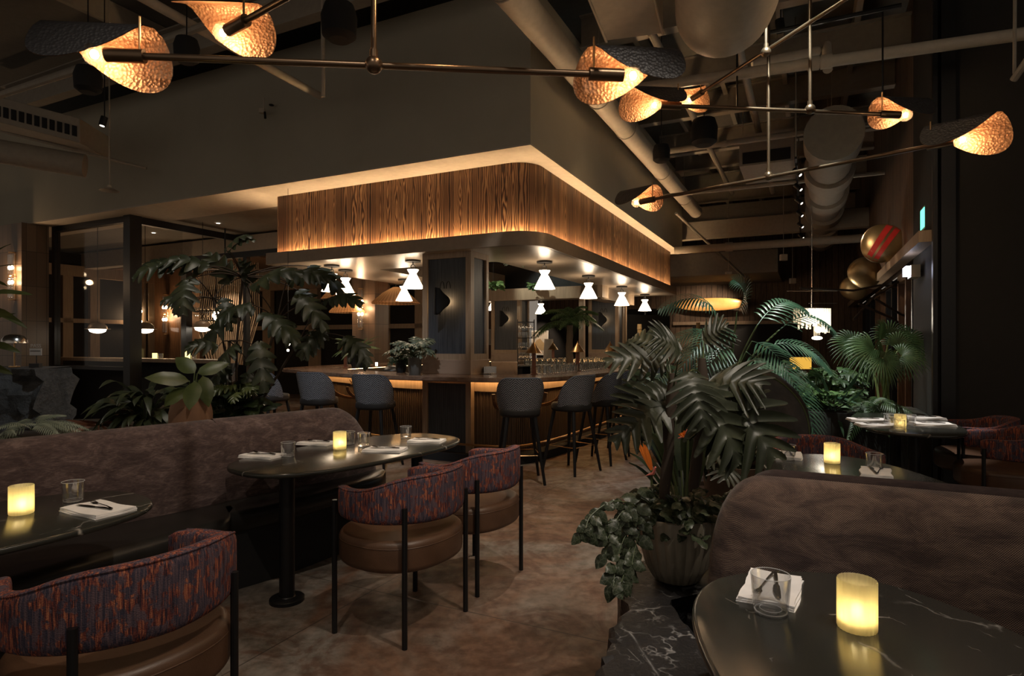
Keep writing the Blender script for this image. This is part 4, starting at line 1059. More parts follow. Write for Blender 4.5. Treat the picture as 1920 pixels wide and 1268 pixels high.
# joists and deck ribs
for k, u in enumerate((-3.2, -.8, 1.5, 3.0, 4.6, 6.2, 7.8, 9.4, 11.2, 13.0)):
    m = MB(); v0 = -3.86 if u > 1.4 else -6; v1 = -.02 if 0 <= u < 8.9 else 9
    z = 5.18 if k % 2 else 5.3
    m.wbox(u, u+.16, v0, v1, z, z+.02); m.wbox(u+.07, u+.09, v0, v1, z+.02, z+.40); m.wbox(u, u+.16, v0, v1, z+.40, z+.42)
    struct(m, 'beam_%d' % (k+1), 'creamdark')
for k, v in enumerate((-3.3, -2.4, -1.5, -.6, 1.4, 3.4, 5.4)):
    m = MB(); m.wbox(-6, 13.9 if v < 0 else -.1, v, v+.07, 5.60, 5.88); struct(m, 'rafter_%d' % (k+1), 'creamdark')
# low cross beam and far soffit boxes
m = MB(); m.wbox(8.9, 9.15, -3.86, 2, 3.95, 4.35); struct(m, 'beam_11', 'creamdark')
m = MB(); m.wbox(11.0, 13.9, -2.0, 3, 3.3, 3.9); struct(m, 'beam_12', 'whiteceil')
t = thing('air_handler', 'boxy grey air unit hung in the ceiling beside the round duct', 'air handler', W(5.0, -2.1, 4.3), ANG)
m = MB(); m.box((0, 0, .25), (1.2, .8, .5)); m.build('housing', 'creamdark', t)
m = MB(); m.box((-.61, 0, .12), (.02, .7, .18)); m.build('grille', 'blackmatt', t)
for s in (-1, 1):
    m = MB(); m.cyl((.0, s*.4, .5), (.0, s*.4, 1.6), .008, 6); m.build('hanger_rod', 'creamdark', t)
# ceiling vents at lower left
t = thing('air_vent_box', 'long dark vent box with slotted grille high at the left edge', 'air vent', (0, 0, 0))
a, b = P(-60, 190, 8.0), P(150, 245, 8.4); w = V(0, 0, .34); dp = V(-.1, .8, 0)
m = MB(); m.hexa(a-w*.5, b-a, dp, w); m.build('housing', 'creamdark', t, bevel=.01)
m = MB(); nrm = V(.0, -.012, 0)
for k in range(14):
    q = a.lerp(b, (k+.5)/14.5); m.hexa(q-w*.28+V(0, -.014, 0), (b-a)/14.5*.62, V(0, .01, 0), w*.42)
m.build('grille_slot', 'blackmatt', t)['kind'] = 'stuff'
m = MB(); m.tube([a-w*1.0+V(0, 0, -.25), b-w*1.0+V(0, .1, -.12)], .16, 16); 
tag(m.build('round_duct', 'creamdark'), 'thick pale pipe below the vent box at the left edge', 'duct')
# speakers
def speaker(p, rz, label, s=1.0):
    t = thing('ceiling_speaker', label, 'speaker', p, rz, 'black hanging speakers')
    m = MB(); m.lathe([(.10*s, -.16*s), (.15*s, -.12*s), (.16*s, .05*s), (.13*s, .15*s), (.05*s, .17*s)], 20); m.build('cabinet', 'blackmatt', t)
    m = MB(); m.lathe([(.0, -.165*s), (.09*s, -.163*s)], 20); m.build('grille', 'blackmatt', t)
    m = MB(); m.cyl((0, 0, .16*s), (0, 0, 5.88-p[2]), .006, 6); m.build('hanger_rod', 'black', t); return t
speaker(P(636, 42, 6.0), 0, 'large black speaker hanging above the painted bulkhead', 1.1)
speaker(P(1240, 288, 8.4), 0, 'small black speaker beside the long cream pipe', .75)
speaker(P(350, 95, 5.6), 0, 'dark round speaker behind the disc shade at upper left', .7)
speaker(P(165, 150, 5.8), 0, 'dark round speaker hanging behind the left folded shade', .75)
speaker(P(1320, 248, 8.8), 0, 'black square speaker deep in the right ceiling', 1.2)
# track with spot heads, right
t = thing('track_light', 'black ceiling track with a row of small spot heads, near the round duct', 'track light', W(3.0, -2.55, 3.95))
b = t.location; m = MB(); m.hexa(W(3.0, -2.56, 3.93)-b, DR*6.6, DL*.03, V(0, 0, .03)); m.build('track', 'black', t)
for u in (3.1, 6, 9.2):
    m = MB(); m.cyl(W(u, -2.545, 3.95)-b, W(u, -2.545, 5.88)-b, .008, 6); m.build('hanger_rod', 'creamdark', t)
for k, u in enumerate((3.4, 4.3, 5.3, 6.4, 7.6, 9.0)):
    q = W(u, -2.545, 3.93)-b; d = V(.5, -.45, -.7).normalized()
    m = MB(); m.cyl(q, q-V(0, 0, .07), .009, 6); m.tube([q-V(0, 0, .07)-d*.05, q-V(0, 0, .07)+d*.08], .034, 14); o = m.build('spot_head', 'black', t)
    m = MB(); e = q-V(0, 0, .07)+d*.081; m.tube([e, e+d*.002], .022, 12); m.build('lens', 'lens', o)

AIM = ['the barrel chairs', 'the aisle floor', 'the floor before the plant', 'the banquette', 'the shrubs behind the banquette', 'the woven sofa back', 'the table by the planter box', 'the kentia palm', 'the planter box greenery', 'the ribbed planter', 'the black marble table', 'the split rock', 'the lobed tree', 'the long row of stools', 'the short row of stools']
# ceiling spot housings that carry the strongest spots
for i, (a, b_, w, c, s) in enumerate(SPOTS[:13]):
    a = Vector(a); d = (Vector(b_)-a).normalized()
    t = thing('ceiling_spotlight', 'black spotlight under the ceiling deck aimed at '+AIM[i], 'spotlight', a+V(0, 0, .1), 0, 'ceiling spotlights')
    m = MB(); m.cyl((0, 0, .0), (0, 0, .6), .008, 6); m.build('stem', 'black', t)
    m = MB(); m.shell([(.0, .0), (.05, .0), (.05, .14)], 16)
    R = d.to_track_quat('Z', 'Y').to_matrix()
    m.v = [R @ (v-V(0, 0, .15)) + V(0, 0, -.06) for v in m.v]; m.build('housing', 'black', t)
# drop lamp fixtures on the left part of the bulkhead
t = thing('pendant_spot', 'thin hanging rod with flared white cap, before the left wall', 'lamp', P(205, 355, 7.4))
m = MB(); m.cyl((0, 0, .02), (0, 0, 5.88-t.location.z), .008, 6); m.build('rod', 'creamdark', t)
m = MB(); m.shell([(.02, .05), (.03, .02), (.11, -.02)], 16); m.build('cap', 'cream', t)
t = thing('pendant_spot', 'small dark spotlight on a black cord, above the flared cap', 'spotlight', P(196, 228, 6.6))
m = MB(); m.cyl((0, 0, .04), (0, 0, 5.88-t.location.z), .006, 6); m.build('cord', 'black', t)
m = MB(); m.tube([(0, 0, .05), (-.02, -.01, -.05)], .035, 12); m.build('head', 'black', t)
m = MB(); m.tube([(-.02, -.01, -.051), (-.0204, -.0102, -.053)], .022, 12); m.build('lens', 'lens', t)
t = thing('sprinkler', 'small sprinkler and sensor fixed on the painted bulkhead', 'sprinkler', P(492, 200, 8.1)+V(0, .05, 0))
m = MB(); m.cyl((0, 0, .14), (0, 0, -.02), .012, 8); m.box((-.02, 0, -.04), (.07, .06, .06)); m.build('bracket', 'cream', t)
m = MB(); m.cyl((.02, -.02, -.06), (.03, -.03, -.15), .016, 8); m.ball((.10, 0, .04), .035, 10, sc=(1, 1, .4)); m.build('sensor', 'black', t)
for k, (px, py, D, z1) in enumerate(((1469, 483, 13.0, 5.8), (1486, 527, 15.5, 5.8), (1366, 512, 14.5, 5.8))):
    p = P(px, py, D); t = thing('sprinkler_box', ['white sensor box hanging on a thin rod beside the round duct', 'white sensor box hanging lower and further back than its twin', 'flat white sensor hanging just over the tallest palm frond'][k], 'sensor', p)
    m = MB(); m.box((0, 0, 0), (.13, .1, .13 if k < 2 else .05)); m.build('housing', 'soffit', t); m = MB(); m.cyl((0, 0, .05), (0, 0, z1-p.z), .008, 6); m.build('rod', 'creamdark', t)
# recessed downlights over the outer room
for k, (px, py) in enumerate(((409, 418), (410, 455), (288, 436))):
    D = (3.66-CZ)*F/(HZ-py); p = V((px-960)/F*D, D, 3.655); t = thing('downlight', ['recessed downlight nearer the bulkhead edge beyond the glass', 'recessed downlight seen through the glass left of the planks', 'faint downlight behind the black window post'][k], 'downlight', p)
    m = MB(); m.lathe([(.03, -.006), (.035, -.004)], 14); m.build('lens', 'lens', t); m = MB(); m.shell([(.036, -.006), (.06, -.003), (.06, 0)], 16); m.build('trim_ring', 'cream', t)
    if k < 2: spot('downlight_beam', p-V(0, 0, .02), p-V(0, 0, 1), 25, WARM, 110, 1, .04)
# ------------------------------------------------------------------ leaves
def leaf(m, kind, B, E, w, nrm=(0, 0, 1), droop=.12, cup=.15, lobes=7, mi=0, gravity=.25):
    B, E = Vector(B), Vector(E); ax = E-B; L = ax.length
    if L < 1e-4: return
    x = ax/L; n = Vector(nrm); n = (n-x*n.dot(x))
    if n.length < 1e-3: n = x.orthogonal()
    n.normalize(); s = x.cross(n)
    def pt(t, q, hh=0.0): return B+ax*t+n*(droop*L*4*t*(1-t)*.5-cup*abs(q)**1.5/max(w, .01)**.5*1.6+hh)+s*q+V(0, 0, -gravity*L*max(0, t-.4)**2)
    if kind == 'oval':
        nt, ns = 8, 4; vs = []; fs = []
        for i in range(nt+1):
            t = i/nt; ww = w*.5*math.sin(PI*t**.82)**.8
            for j in range(ns+1):
                q = (j/ns*2-1)*ww; vs.append(pt(t, q, .004*math.sin(i*1.9+j)*(abs(j-2) == 2)))
        for i in range(nt):
            for j in range(ns):
                a = i*(ns+1)+j; fs.append((a, a+1, a+ns+2, a+ns+1))
        m.add(vs, fs, mi)
    elif kind == 'lobed':
        K = 9*lobes; C = 4; vs = []; fs = []
        for i in range(K+1):
            t = i/K; ph = (t*lobes) % 1.0; env = math.sin(PI*min(1, .06+.93*t)**.75)**.85
            nt = max(0, 1-abs(2*ph-1)**1.5)**.75; wid = w*.5*env*(.17+.83*nt) if i < K else .001
            for j in range(-C, C+1):
                f = j/C; q = f*wid; tt = t-.5/lobes*0+abs(q)*(.25+.75*t)/L-.10*abs(f)*env*(1-t)
                vs.append(pt(min(tt, 1.12), q, .030*w*math.cos(2*PI*ph)*abs(f)+.012*w*math.sin(t*9+f*2)))
        W_ = 2*C+1
        for i in range(K):
            for j in range(2*C): a = i*W_+j; fs.append((a, a+1, a+W_+1, a+W_))
        m.add(vs, fs, mi)
    elif kind == 'fan':
        N = 26
        for k in range(N):
            a = (k/(N-1)*2-1)*2.0; l = L*(1-.16*abs(a/2)**2)*(1+.05*math.sin(k*5.1)); d = x*math.cos(a)+s*math.sin(a); sd = (-x*math.sin(a)+s*math.cos(a))
            vs = []
            for i, f in enumerate((0.03, .35, .62, .85, 1.0)):
                hw = l*.5*(4.0/(N-1))*min(f, .5)*[1, 1, .75, .42, .03][i]*1.0
                p = B+d*l*f+n*(.10*l*math.sin(f*2.2))+V(0, 0, -gravity*l*f**3*1.6)
                vs += [p-sd*hw, p+n*hw*.5, p+sd*hw]
            m.add(vs, [q for i in range(4) for q in ((i*3, i*3+1, i*3+4, i*3+3), (i*3+1, i*3+2, i*3+5, i*3+4))], mi)
    elif kind in ('pinnate', 'fern'):
        N = 18 if kind == 'pinnate' else 18
        def ctr(t): return B+ax*t+n*(droop*L*4*t*(1-t))+V(0, 0, -gravity*L*t*t)
        m.tube([ctr(i/10) for i in range(11)], [max(.0015, L*.007*(1-.8*i/10)) for i in range(11)], 5, mi)
        for k in range(N):
            t = .10+.89*k/(N-1); c = ctr(t); tg = (ctr(min(1, t+.02))-ctr(t-.02)).normalized(); sd0 = tg.cross(n).normalized()*-1
            ll = w*.5*math.sin(PI*(.16+.80*t))**.75; ang = .35+.75*t
            for sd in (-1, 1):
                d = (sd0*sd*math.cos(ang)+tg*math.sin(ang)).normalized(); d = (d+n*.15).normalized(); wd = (n.cross(d)).normalized()*(L*.015 if kind == 'pinnate' else L*.018)
                vs = []
                for i, f in enumerate((0, .3, .65, 1.0)):
                    p = c+d*ll*f+V(0, 0, -gravity*ll*1.5*f*f); k2 = [.5, 1, .8, .06][i]; vs += [p-wd*k2, p+n*L*.004*k2, p+wd*k2]
                m.add(vs, [q for i in range(3) for q in ((i*3, i*3+1, i*3+4, i*3+3), (i*3+1, i*3+2, i*3+5, i*3+4))], mi)
    elif kind == 'strap':
        vs = []; n_ = 7
        for i in range(n_+1):
            t = i/n_; ww = w*.5*(math.sin(PI*min(1, .12+.88*t))**.6 if t < 1 else .02); vs += [pt(t, -ww), pt(t, 0, -.1*w), pt(t, ww)]
        m.add(vs, [q for i in range(n_) for q in ((i*3, i*3+1, i*3+4, i*3+3), (i*3+1, i*3+2, i*3+5, i*3+4))], mi)
def petiole(m, a, b, r=.006, sag=.12, n=5):
    a, b = Vector(a), Vector(b); h = (b-a).length
    pts = [a.lerp(b, t)+V(0, 0, sag*h*math.sin(PI*t)) for t in [i/5 for i in range(6)]]
    m.tube(pts, [r*1.3, r*1.2, r, r, r*.9, r*.8], n)
def plant(name, label, cat, loc, group=None): return thing(name, label, cat, loc, 0, group)
def shift(m, loc):
    l = Vector(loc); m.v = [v-l for v in m.v]; return m
RIB = lambda a, i: 1+.022*math.cos(a*22)

# marble ledge with rough edge
t = thing('marble_ledge', 'rough-edged black marble block carrying the ribbed planter', 'marble block')
pts = catmull([V(.17, .9, 0), (V(.235, 1.5, 0)), V(.262, 1.88, 0), V(.33, 2.05, 0), V(.37, 2.23, 0), V(.455, 2.42, 0), V(.47, 2.62, 0), V(.56, 2.88, 0), V(.98, 2.86, 0), V(1.0, 2.60, 0), V(.66, 2.46, 0), V(.66, 2.2, 0), V(.70, 1.8, 0), V(.72, .9, 0)], 6, True)
r2 = random.Random(5); pts = [p+V(r2.uniform(-.012, .012), r2.uniform(-.012, .012), 0) for p in pts]; pts.reverse()
m = MB(); n = len(pts); lv = [(.42, .03), (.405, .0), (.33, -.012), (.22, .01), (.10, -.02), (0, -.005)]
cen = V(.45, 2.0, 0); vs = []
for z, ins in lv:
    for p in pts:
        d = (cen-p); d.z = 0; vs.append(p+d.normalized()*(ins+r2.uniform(-.012, .012)*(z < .41))+V(0, 0, z+(r2.uniform(-.012, .012) if 0 < z < .41 else 0)))
fs = [tuple(reversed(range(n)))]
for k in range(len(lv)-1):
    for i in range(n): fs.append((k*n+(i+1) % n, k*n+i, (k+1)*n+i, (k+1)*n+(i+1) % n))
m.add(vs, [tuple(reversed(f)) for f in fs]); m.build('block', 'ledge', t, angle=25)

# ---- ribbed planter with philodendron and pothos
c = V(.72, 2.66, .42)
t = thing('planter_pot', 'glazed ribbed stoneware pot standing on the marble block', 'plant pot', c)
m = MB(); m.lathe([(.075, 0), (.095, .01), (.128, .07), (.152, .16), (.163, .26), (.168, .283), (.160, .287), (.150, .27), (.14, .24), (.0, .24)], 88, rib=lambda a, i: 1+(.06*abs(math.cos(a*11)) if i < 5 else 0)); m.build('pot', 'stoneware', t, angle=50)
m = MB(); m.lathe([(.0, .244), (.148, .246), (.148, .23)], 20); m.build('soil', 'soil', t)
pb = c+V(0, 0, .245)
t = plant('philodendron', 'tall philodendron with deeply cut leaves growing from the ribbed pot', 'plant', pb)
m = MB(); tk = []
for (x0, y0, x1, y1, D, top) in ((1243, 970, 1262, 700, 2.66, 1), (1298, 965, 1318, 672, 2.70, 1)):
    a = P(x0, y0, D); a.z = pb.z-.02; b = P(x1, y1, D); pts = [a.lerp(b, i/8)+V(.006*math.sin(i*2.1), 0, 0) for i in range(9)]; tk.append(pts)
    m.tube(pts, [.024+.004*math.sin(i*3) for i in range(8)]+[.014], 10)
shift(m, pb).build('trunk', 'trunk', t)
m, ms = MB(), MB(); rr = random.Random(3)
# (leaf base px, tip px, depth base, depth tip, width, trunk)
LV = [((1338, 735), (1452, 852), 2.55, 2.42, .40, 1), ((1300, 720), (1385, 862), 2.5, 2.4, .30, 1), ((1265, 690), (1205, 800), 2.5, 2.4, .30, 0), ((1245, 680), (1135, 672), 2.6, 2.55, .20, 0),
      ((1240, 700), (1128, 728), 2.6, 2.5, .24, 0), ((1330, 690), (1495, 770), 2.6, 2.55, .34, 1), ((1250, 660), (1180, 632), 2.75, 2.9, .24, 0),
      ((1340, 660), (1455, 655), 2.7, 2.75, .30, 1), ((1275, 660), (1225, 628), 2.5, 2.45, .22, 0), ((1330, 720), (1430, 720), 2.65, 2.5, .30, 1),
      ((1255, 760), (1150, 822), 2.7, 2.6, .24, 0), ((1300, 760), (1360, 842), 2.6, 2.5, .22, 1), ((1250, 730), (1168, 770), 2.75, 2.75, .28, 0), ((1320, 745), (1420, 812), 2.8, 2.8, .28, 1),
      ((1290, 700), (1320, 795), 2.4, 2.3, .22, 1), ((1235, 705), (1160, 700), 2.9, 3.0, .26, 0), ((1285, 640), (1250, 612), 2.85, 2.8, .22, 0), ((1320, 640), (1365, 610), 2.85, 2.8, .2, 1)]
for k_, (b, e, Db, De, w, ti) in enumerate(LV):
    if k_ > 1 and rr.random() < .38: continue
    B, E = P(*b, Db), P(*e, De); leaf(m, 'lobed', B, E, w*1.15, nrm=V(rr.uniform(-.3, .3), -.75, .65), droop=.12, cup=.10, gravity=.18, lobes=7)
    petiole(ms, tk[ti][7 if B.z > 1.25 else 6], B, .003, .08)
shift(m, pb).build('foliage', 'lf_phil', t, angle=60); shift(ms, pb).build('leaf_stalks', 'stem', t)
t = plant('pothos', 'speckled pothos spilling over the rim of the ribbed pot', 'trailing plant', pb)
m, ms = MB(), MB()
for k in range(120):
    a = rr.uniform(PI*.45, PI*2.0); r = rr.uniform(.05, .19); q = pb+V(math.cos(a)*r, math.sin(a)*r, rr.uniform(.0, .15)-.25*max(0, r-.12))
    d = V(math.cos(a)+rr.uniform(-.5, .5)-.15, math.sin(a)*1.0+rr.uniform(-.5, .5), rr.uniform(-.8, .45)).normalized(); l = rr.uniform(.06, .11)
    leaf(m, 'oval', q, q+d*l, l*.62, nrm=V(rr.uniform(-.4, .4), -.5, .8), droop=.1, cup=.25, gravity=.3); petiole(ms, pb+V(math.cos(a), math.sin(a), 0)*r*.4, q, .0022, .15, 4)
VN = [[(1205, 960), (1165, 975), (1120, 985), (1088, 1003)], [(1200, 970), (1170, 1010), (1155, 1060), (1150, 1100)], [(1190, 965), (1150, 1000), (1135, 1040)], [(1210, 980), (1180, 1030), (1170, 1075), (1165, 1092)], [(1200, 950), (1150, 940), (1110, 965), (1098, 990)], [(1190, 950), (1162, 965), (1140, 1010)], [(1205, 975), (1190, 1030), (1185, 1060)]]
for vn in VN:
    pts = catmull([P(x, y, 2.5-.05*i) for i, (x, y) in enumerate(vn)], 5); ms.tube(pts, .0022, 4)
    for i, p in enumerate(pts[1:]):
        for s in ((-1 if i % 2 else 1),):
            d = V(s*rr.uniform(.3, 1), rr.uniform(-.6, .2), rr.uniform(-1, -.1)).normalized(); l = rr.uniform(.04, .075)
            leaf(m, 'oval', p, p+d*l, l*.72, nrm=V(rr.uniform(-.5, .5), -1, .4), droop=.1, cup=.2, gravity=.2)
shift(m, pb).build('foliage', 'lf_pothos', t, angle=60); shift(ms, pb).build('vines', 'stem', t)
# bird of paradise flowers behind
fb = G(1262, 925, 0.0)
fb = V(1.25, 4.35, 0)
t = plant('bird_of_paradise', 'bird of paradise plant with orange flowers, behind the ribbed pot', 'plant', fb)
m, ms = MB(), MB()
for (x, y, x2, y2) in ((1202, 832, 1222, 882), (1252, 798, 1262, 812), (1280, 810, 1290, 818)):
    a, b = P(x2, y2, 3.9), P(x, y, 3.85)
    for k in range(4): leaf(m, 'strap', a, b+V(rr.uniform(-.03, .03), 0, rr.uniform(-.03, .03)), .028, nrm=(0, -1, .2), gravity=0, droop=.1)
    ms.tube([a, a+V(0, .02, -.25), V(fb.x+rr.uniform(-.05, .05), fb.y, 0)], .008, 5)
shift(m, fb).build('flower', 'flower', t)
m = MB()
for (x, y) in ((1225, 888), (1285, 818)): m.tube([P(x-14, y+4, 3.9), P(x, y, 3.88), P(x+4, y-12, 3.86)], [.002, .012, .006], 6)
shift(m, fb).build('flower_base', 'pink', t)
m = MB()
for k in range(16):
    a = rr.uniform(0, 2*PI); h = rr.uniform(.5, 1.0); B = fb+V(math.cos(a)*.12, math.sin(a)*.12, h*.55); E = fb+V(math.cos(a)*.42, math.sin(a)*.35, h+.1)
    leaf(m, 'strap', B, E, .09, nrm=(-math.cos(a), -math.sin(a), .7), gravity=.3); ms.tube([fb+V(0, 0, .0), B], .006, 5)
shift(m, fb).build('foliage', 'lf_dark', t, angle=60); shift(ms, fb).build('stalks', 'stem', t)

# ---- second potted plant (brown pot behind the sofa)
c = V(1.80, 4.85, 0)
t = thing('planter_pot', 'plain brown clay pot on the floor behind the sofas', 'plant pot', c)
m = MB(); m.lathe([(.17, 0), (.21, .02), (.25, .25), (.265, .46), (.27, .50), (.255, .50), (.24, .45), (.0, .45)], 40); m.build('pot', 'brownpot', t, angle=50)
m = MB(); m.lathe([(.0, .455), (.245, .455), (.245, .44)], 20); m.build('soil', 'soil', t)
pb = c+V(0, 0, .455); t = plant('split_leaf_plant', 'bushy split-leaf plant in the brown clay pot behind the sofas', 'plant', pb)
m, ms = MB(), MB()
for k in range(30):
    a = rr.uniform(0, 2*PI); el = rr.uniform(.15, 1.2); L = rr.uniform(.35, .75); B = pb+V(math.cos(a)*math.cos(el), math.sin(a)*math.cos(el), math.sin(el))*L*.62
    d = V(math.cos(a)*1.0, math.sin(a)*.9, .35-rr.uniform(0, .8)).normalized(); E = B+d*rr.uniform(.22, .36)
    leaf(m, 'lobed', B, E, rr.uniform(.22, .34), nrm=V(-math.cos(a)*.2, -.4, 1), gravity=.4, lobes=6); petiole(ms, pb+V(rr.uniform(-.05, .05), rr.uniform(-.05, .05), 0), B, .0045, .1)
shift(m, pb).build('foliage', 'lf_phil', t, angle=60); shift(ms, pb).build('leaf_stalks', 'stem', t)
# large dark paddle leaf plant next to it
pb = V(2.28, 5.3, 0); t = plant('banana_plant', 'plant with one huge dark drooping paddle leaf above the rear table', 'plant', pb)
m = MB(); mp = catmull([P(1400, 700, 5.0), P(1455, 712, 5.0), P(1500, 755, 4.95), P(1518, 810, 4.9), P(1508, 870, 4.85)], 6)
vs = []; 
for i, p in enumerate(mp):
    f = i/(len(mp)-1); w = .20*math.sin(PI*min(1, .1+.88*f))**.6; T = (mp[min(i+1, len(mp)-1)]-mp[max(0, i-1)]).normalized(); inn = V(-T.z, -.3, T.x); inn = (V(2.0, 5, .55)-p); inn.y = -.25*0; inn = (inn-T*inn.dot(T)).normalized()
    for j, q in enumerate((0, .35, .7, 1.0)): vs.append(p+inn*(q*w*2.0)+V(0, -.10*q, 0)+V(0, 0, .006*math.sin(i*2.0)*q))
    for j, q in enumerate((.25, .4)): pass
m.add(vs, [(i*4+j, i*4+j+1, (i+1)*4+j+1, (i+1)*4+j) for i in range(len(mp)-1) for j in range(3)])
vs = []
for i, p in enumerate(mp):
    f = i/(len(mp)-1); T = (mp[min(i+1, len(mp)-1)]-mp[max(0, i-1)]).normalized(); inn = (V(2.0, 5, .55)-p); inn.y = 0; inn = (inn-T*inn.dot(T)).normalized(); w = .06*math.sin(PI*min(1, .1+.88*f))**.6
    vs += [p, p-inn*w*.6+V(0, .03, 0), p-inn*w+V(0, .08, 0)]
m.add(vs, [(i*3+j, (i+1)*3+j, (i+1)*3+j+1, i*3+j+1) for i in range(len(mp)-1) for j in range(2)])
shift(m, pb).build('foliage', 'lf_purple', t, angle=60)
m = MB(); m.tube([pb, pb+V(-.1, -.1, .6), mp[0]], [.03, .02, .01], 8); m.tube(mp, .007, 6); shift(m, pb).build('stalk', 'stem', t)

# ---- kentia palm
def palm(label, base, mat, fronds, name='kentia_palm', kind='pinnate', stems=None, grav=.28, pot=True):
    t = plant(name, label, 'palm', base); m, ms = MB(), MB(); base = Vector(base)
    for (b, e, Db, De, w) in fronds:
        B, E = P(*b, Db), P(*e, De); d = E-B; face = V(0, -1, .55) if kind == 'fan' else V(0, -.55, 1)
        leaf(m, kind, B, E, w, nrm=face, droop=.16, gravity=grav)
        ms.tube(catmull([base+V(rr.uniform(-.06, .06), rr.uniform(-.06, .06), 0), base.lerp(B, .5)+V((base.x-B.x)*.15, 0, .12), B], 4), [.013]*4+[.010]*4+[.007], 5)
    shift(m, base).build('foliage', mat, t, angle=60); shift(ms, base).build('stems', 'stem' if kind != 'fan' else 'palestem', t); return t
M['palestem'] = plain('pale_green_stem', (.17, .20, .07), .5)
t_ = M
FR = [((1378, 592), (1374, 508), 6.4, 6.2, 0), ]
palm('tall kentia palm whose top frond rises before the far ceiling', V(2.45, 6.9, .55), 'lf_palm', [
 ((1382, 585), (1376, 500), 6.62, 6.42, .62), ((1345, 590), (1238, 545), 6.7, 6.6, .55), ((1375, 620), (1278, 655), 6.6, 6.3, .55), ((1420, 610), (1510, 545), 6.8, 7.2, .55),
 ((1410, 640), (1500, 722), 6.5, 6.1, .62), ((1440, 650), (1556, 662), 6.7, 6.6, .55), ((1370, 650), (1290, 735), 6.6, 6.3, .5), ((1450, 690), (1530, 800), 6.5, 6.2, .55),
 ((1400, 660), (1460, 770), 6.3, 6.0, .5), ((1380, 680), (1330, 770), 6.5, 6.2, .5), ((1345, 630), (1230, 640), 7.0, 7.1, .5), ((1460, 620), (1566, 590), 7.0, 7.4, .5), ((1430, 720), (1500, 800), 6.2, 5.9, .5)])
palm('small kentia palm, lower fronds beside the bar end', V(1.75, 6.7, .3), 'lf_palm', [
 ((1240, 680), (1165, 650), 6.9, 6.8, .4), ((1250, 700), (1190, 760), 6.6, 6.4, .4), ((1270, 680), (1320, 640), 6.9, 7.1, .4), ((1260, 690), (1300, 770), 6.5, 6.3, .4), ((1250, 660), (1220, 600), 7.1, 7.4, .4)])
palm('fan palm with stiff round leaves on long pale stems in the planter box', W(1.95, -3.45, .74), 'lf_fan', [
 ((1650, 640), (1632, 600), 6.4, 6.2, .3), ((1620, 668), (1575, 652), 6.5, 6.4, .3), ((1682, 650), (1712, 618), 6.5, 6.5, .3), ((1690, 668), (1745, 668), 6.4, 6.3, .3), ((1600, 650), (1560, 612), 6.9, 7.0, .3),
 ((1655, 672), (1688, 712), 6.2, 6.1, .3), ((1640, 655), (1598, 690), 6.3, 6.2, .3), ((1700, 640), (1756, 640), 6.9, 6.9, .3), ((1668, 632), (1690, 592), 6.8, 6.8, .3)], 'fan_palm', 'fan', grav=.2)
# planter box, ferns and broad leaves in it
t = thing('planter_box', 'long dark planter box behind the brightly lit table', 'planter')
m = MB(); m.wbox(1.5, 2.5, -3.84, -1.3, 0, .70); m.build('box', 'darkwall', t, bevel=.008); m = MB(); m.wbox(1.56, 2.44, -3.78, -1.36, .70, .715); m.build('soil', 'soil', t)
def clump(name, label, base, mat, kind, n, rad, hgt, lf, w, spread=1.0, grp=None, nrm=None, grav=.35, seed=1, low=.15):
    q = random.Random(seed); t = plant(name, label, 'plant', base, grp); m, ms = MB(), MB(); base = Vector(base)
    for k in range(n):
        a = q.uniform(0, 2*PI); h = q.uniform(low, 1)*hgt; r = rad*q.uniform(.15, 1)
        B = base+V(math.cos(a)*r*.6, math.sin(a)*r*.6, h*.75); d = V(math.cos(a)*spread, math.sin(a)*spread-.25, q.uniform(-.5, .7)).normalized(); l = lf*q.uniform(.7, 1.2)
        leaf(m, kind, B, B+d*l, w*q.uniform(.8, 1.2), nrm=nrm or V(-math.cos(a)*.25, -.5, .9), gravity=grav, lobes=5); petiole(ms, base+V(math.cos(a)*.02, math.sin(a)*.02, 0), B, .004, .08, 4)
    shift(m, base).build('foliage', mat, t, angle=60); shift(ms, base).build('stems', 'stem', t); return t
clump('calathea', 'bright green leafy clump lit from above at the middle of the planter box', W(1.75, -2.85, .71), 'lf_bright', 'oval', 60, .38, .28, .16, .09, seed=2)
clump('calathea', 'bright green leafy clump beside the fan palm stems', W(1.8, -2.5, .71), 'lf_bright', 'oval', 60, .35, .26, .15, .085, seed=3)
clump('philodendron', 'broad-leaved plant rising behind the bright clumps in the planter box', W(2.15, -2.8, .71), 'lf_fan', 'lobed', 34, .5, .62, .28, .22, seed=4)
clump('philodendron', 'lobed plant at the left end of the planter box below the palm', W(1.9, -2.2, .71), 'lf_phil', 'lobed', 34, .5, .55, .28, .22, seed=5)
clump('snake_plant', 'upright pale blades standing among the bright clumps', W(1.7, -2.95, .71), 'lf_palm', 'strap', 14, .16, .2, .42, .035, spread=.25, nrm=V(0, -1, .1), grav=0, seed=6, low=0)
clump('fern', 'dim fern at the right end of the planter box by the dark wall', W(1.75, -3.3, .71), 'lf_fan', 'fern', 16, .15, .12, .42, .20, seed=7)
clump('fern', 'fern hanging low behind the lit table candle', W(1.65, -3.3, .71), 'lf_fern', 'fern', 10, .12, .08, .28, .14, seed=8)
clump('dark_shrub', 'dark leafy shrub filling the gap under the palm fronds', V(2.3, 6.3, 0), 'lf_dark', 'oval', 110, .65, 1.25, .24, .12, seed=9)
clump('dark_shrub', 'dark leafy shrub between the bar end and the palm', V(1.95, 7.6, 0), 'lf_dark', 'oval', 110, .7, 1.5, .26, .13, seed=10)

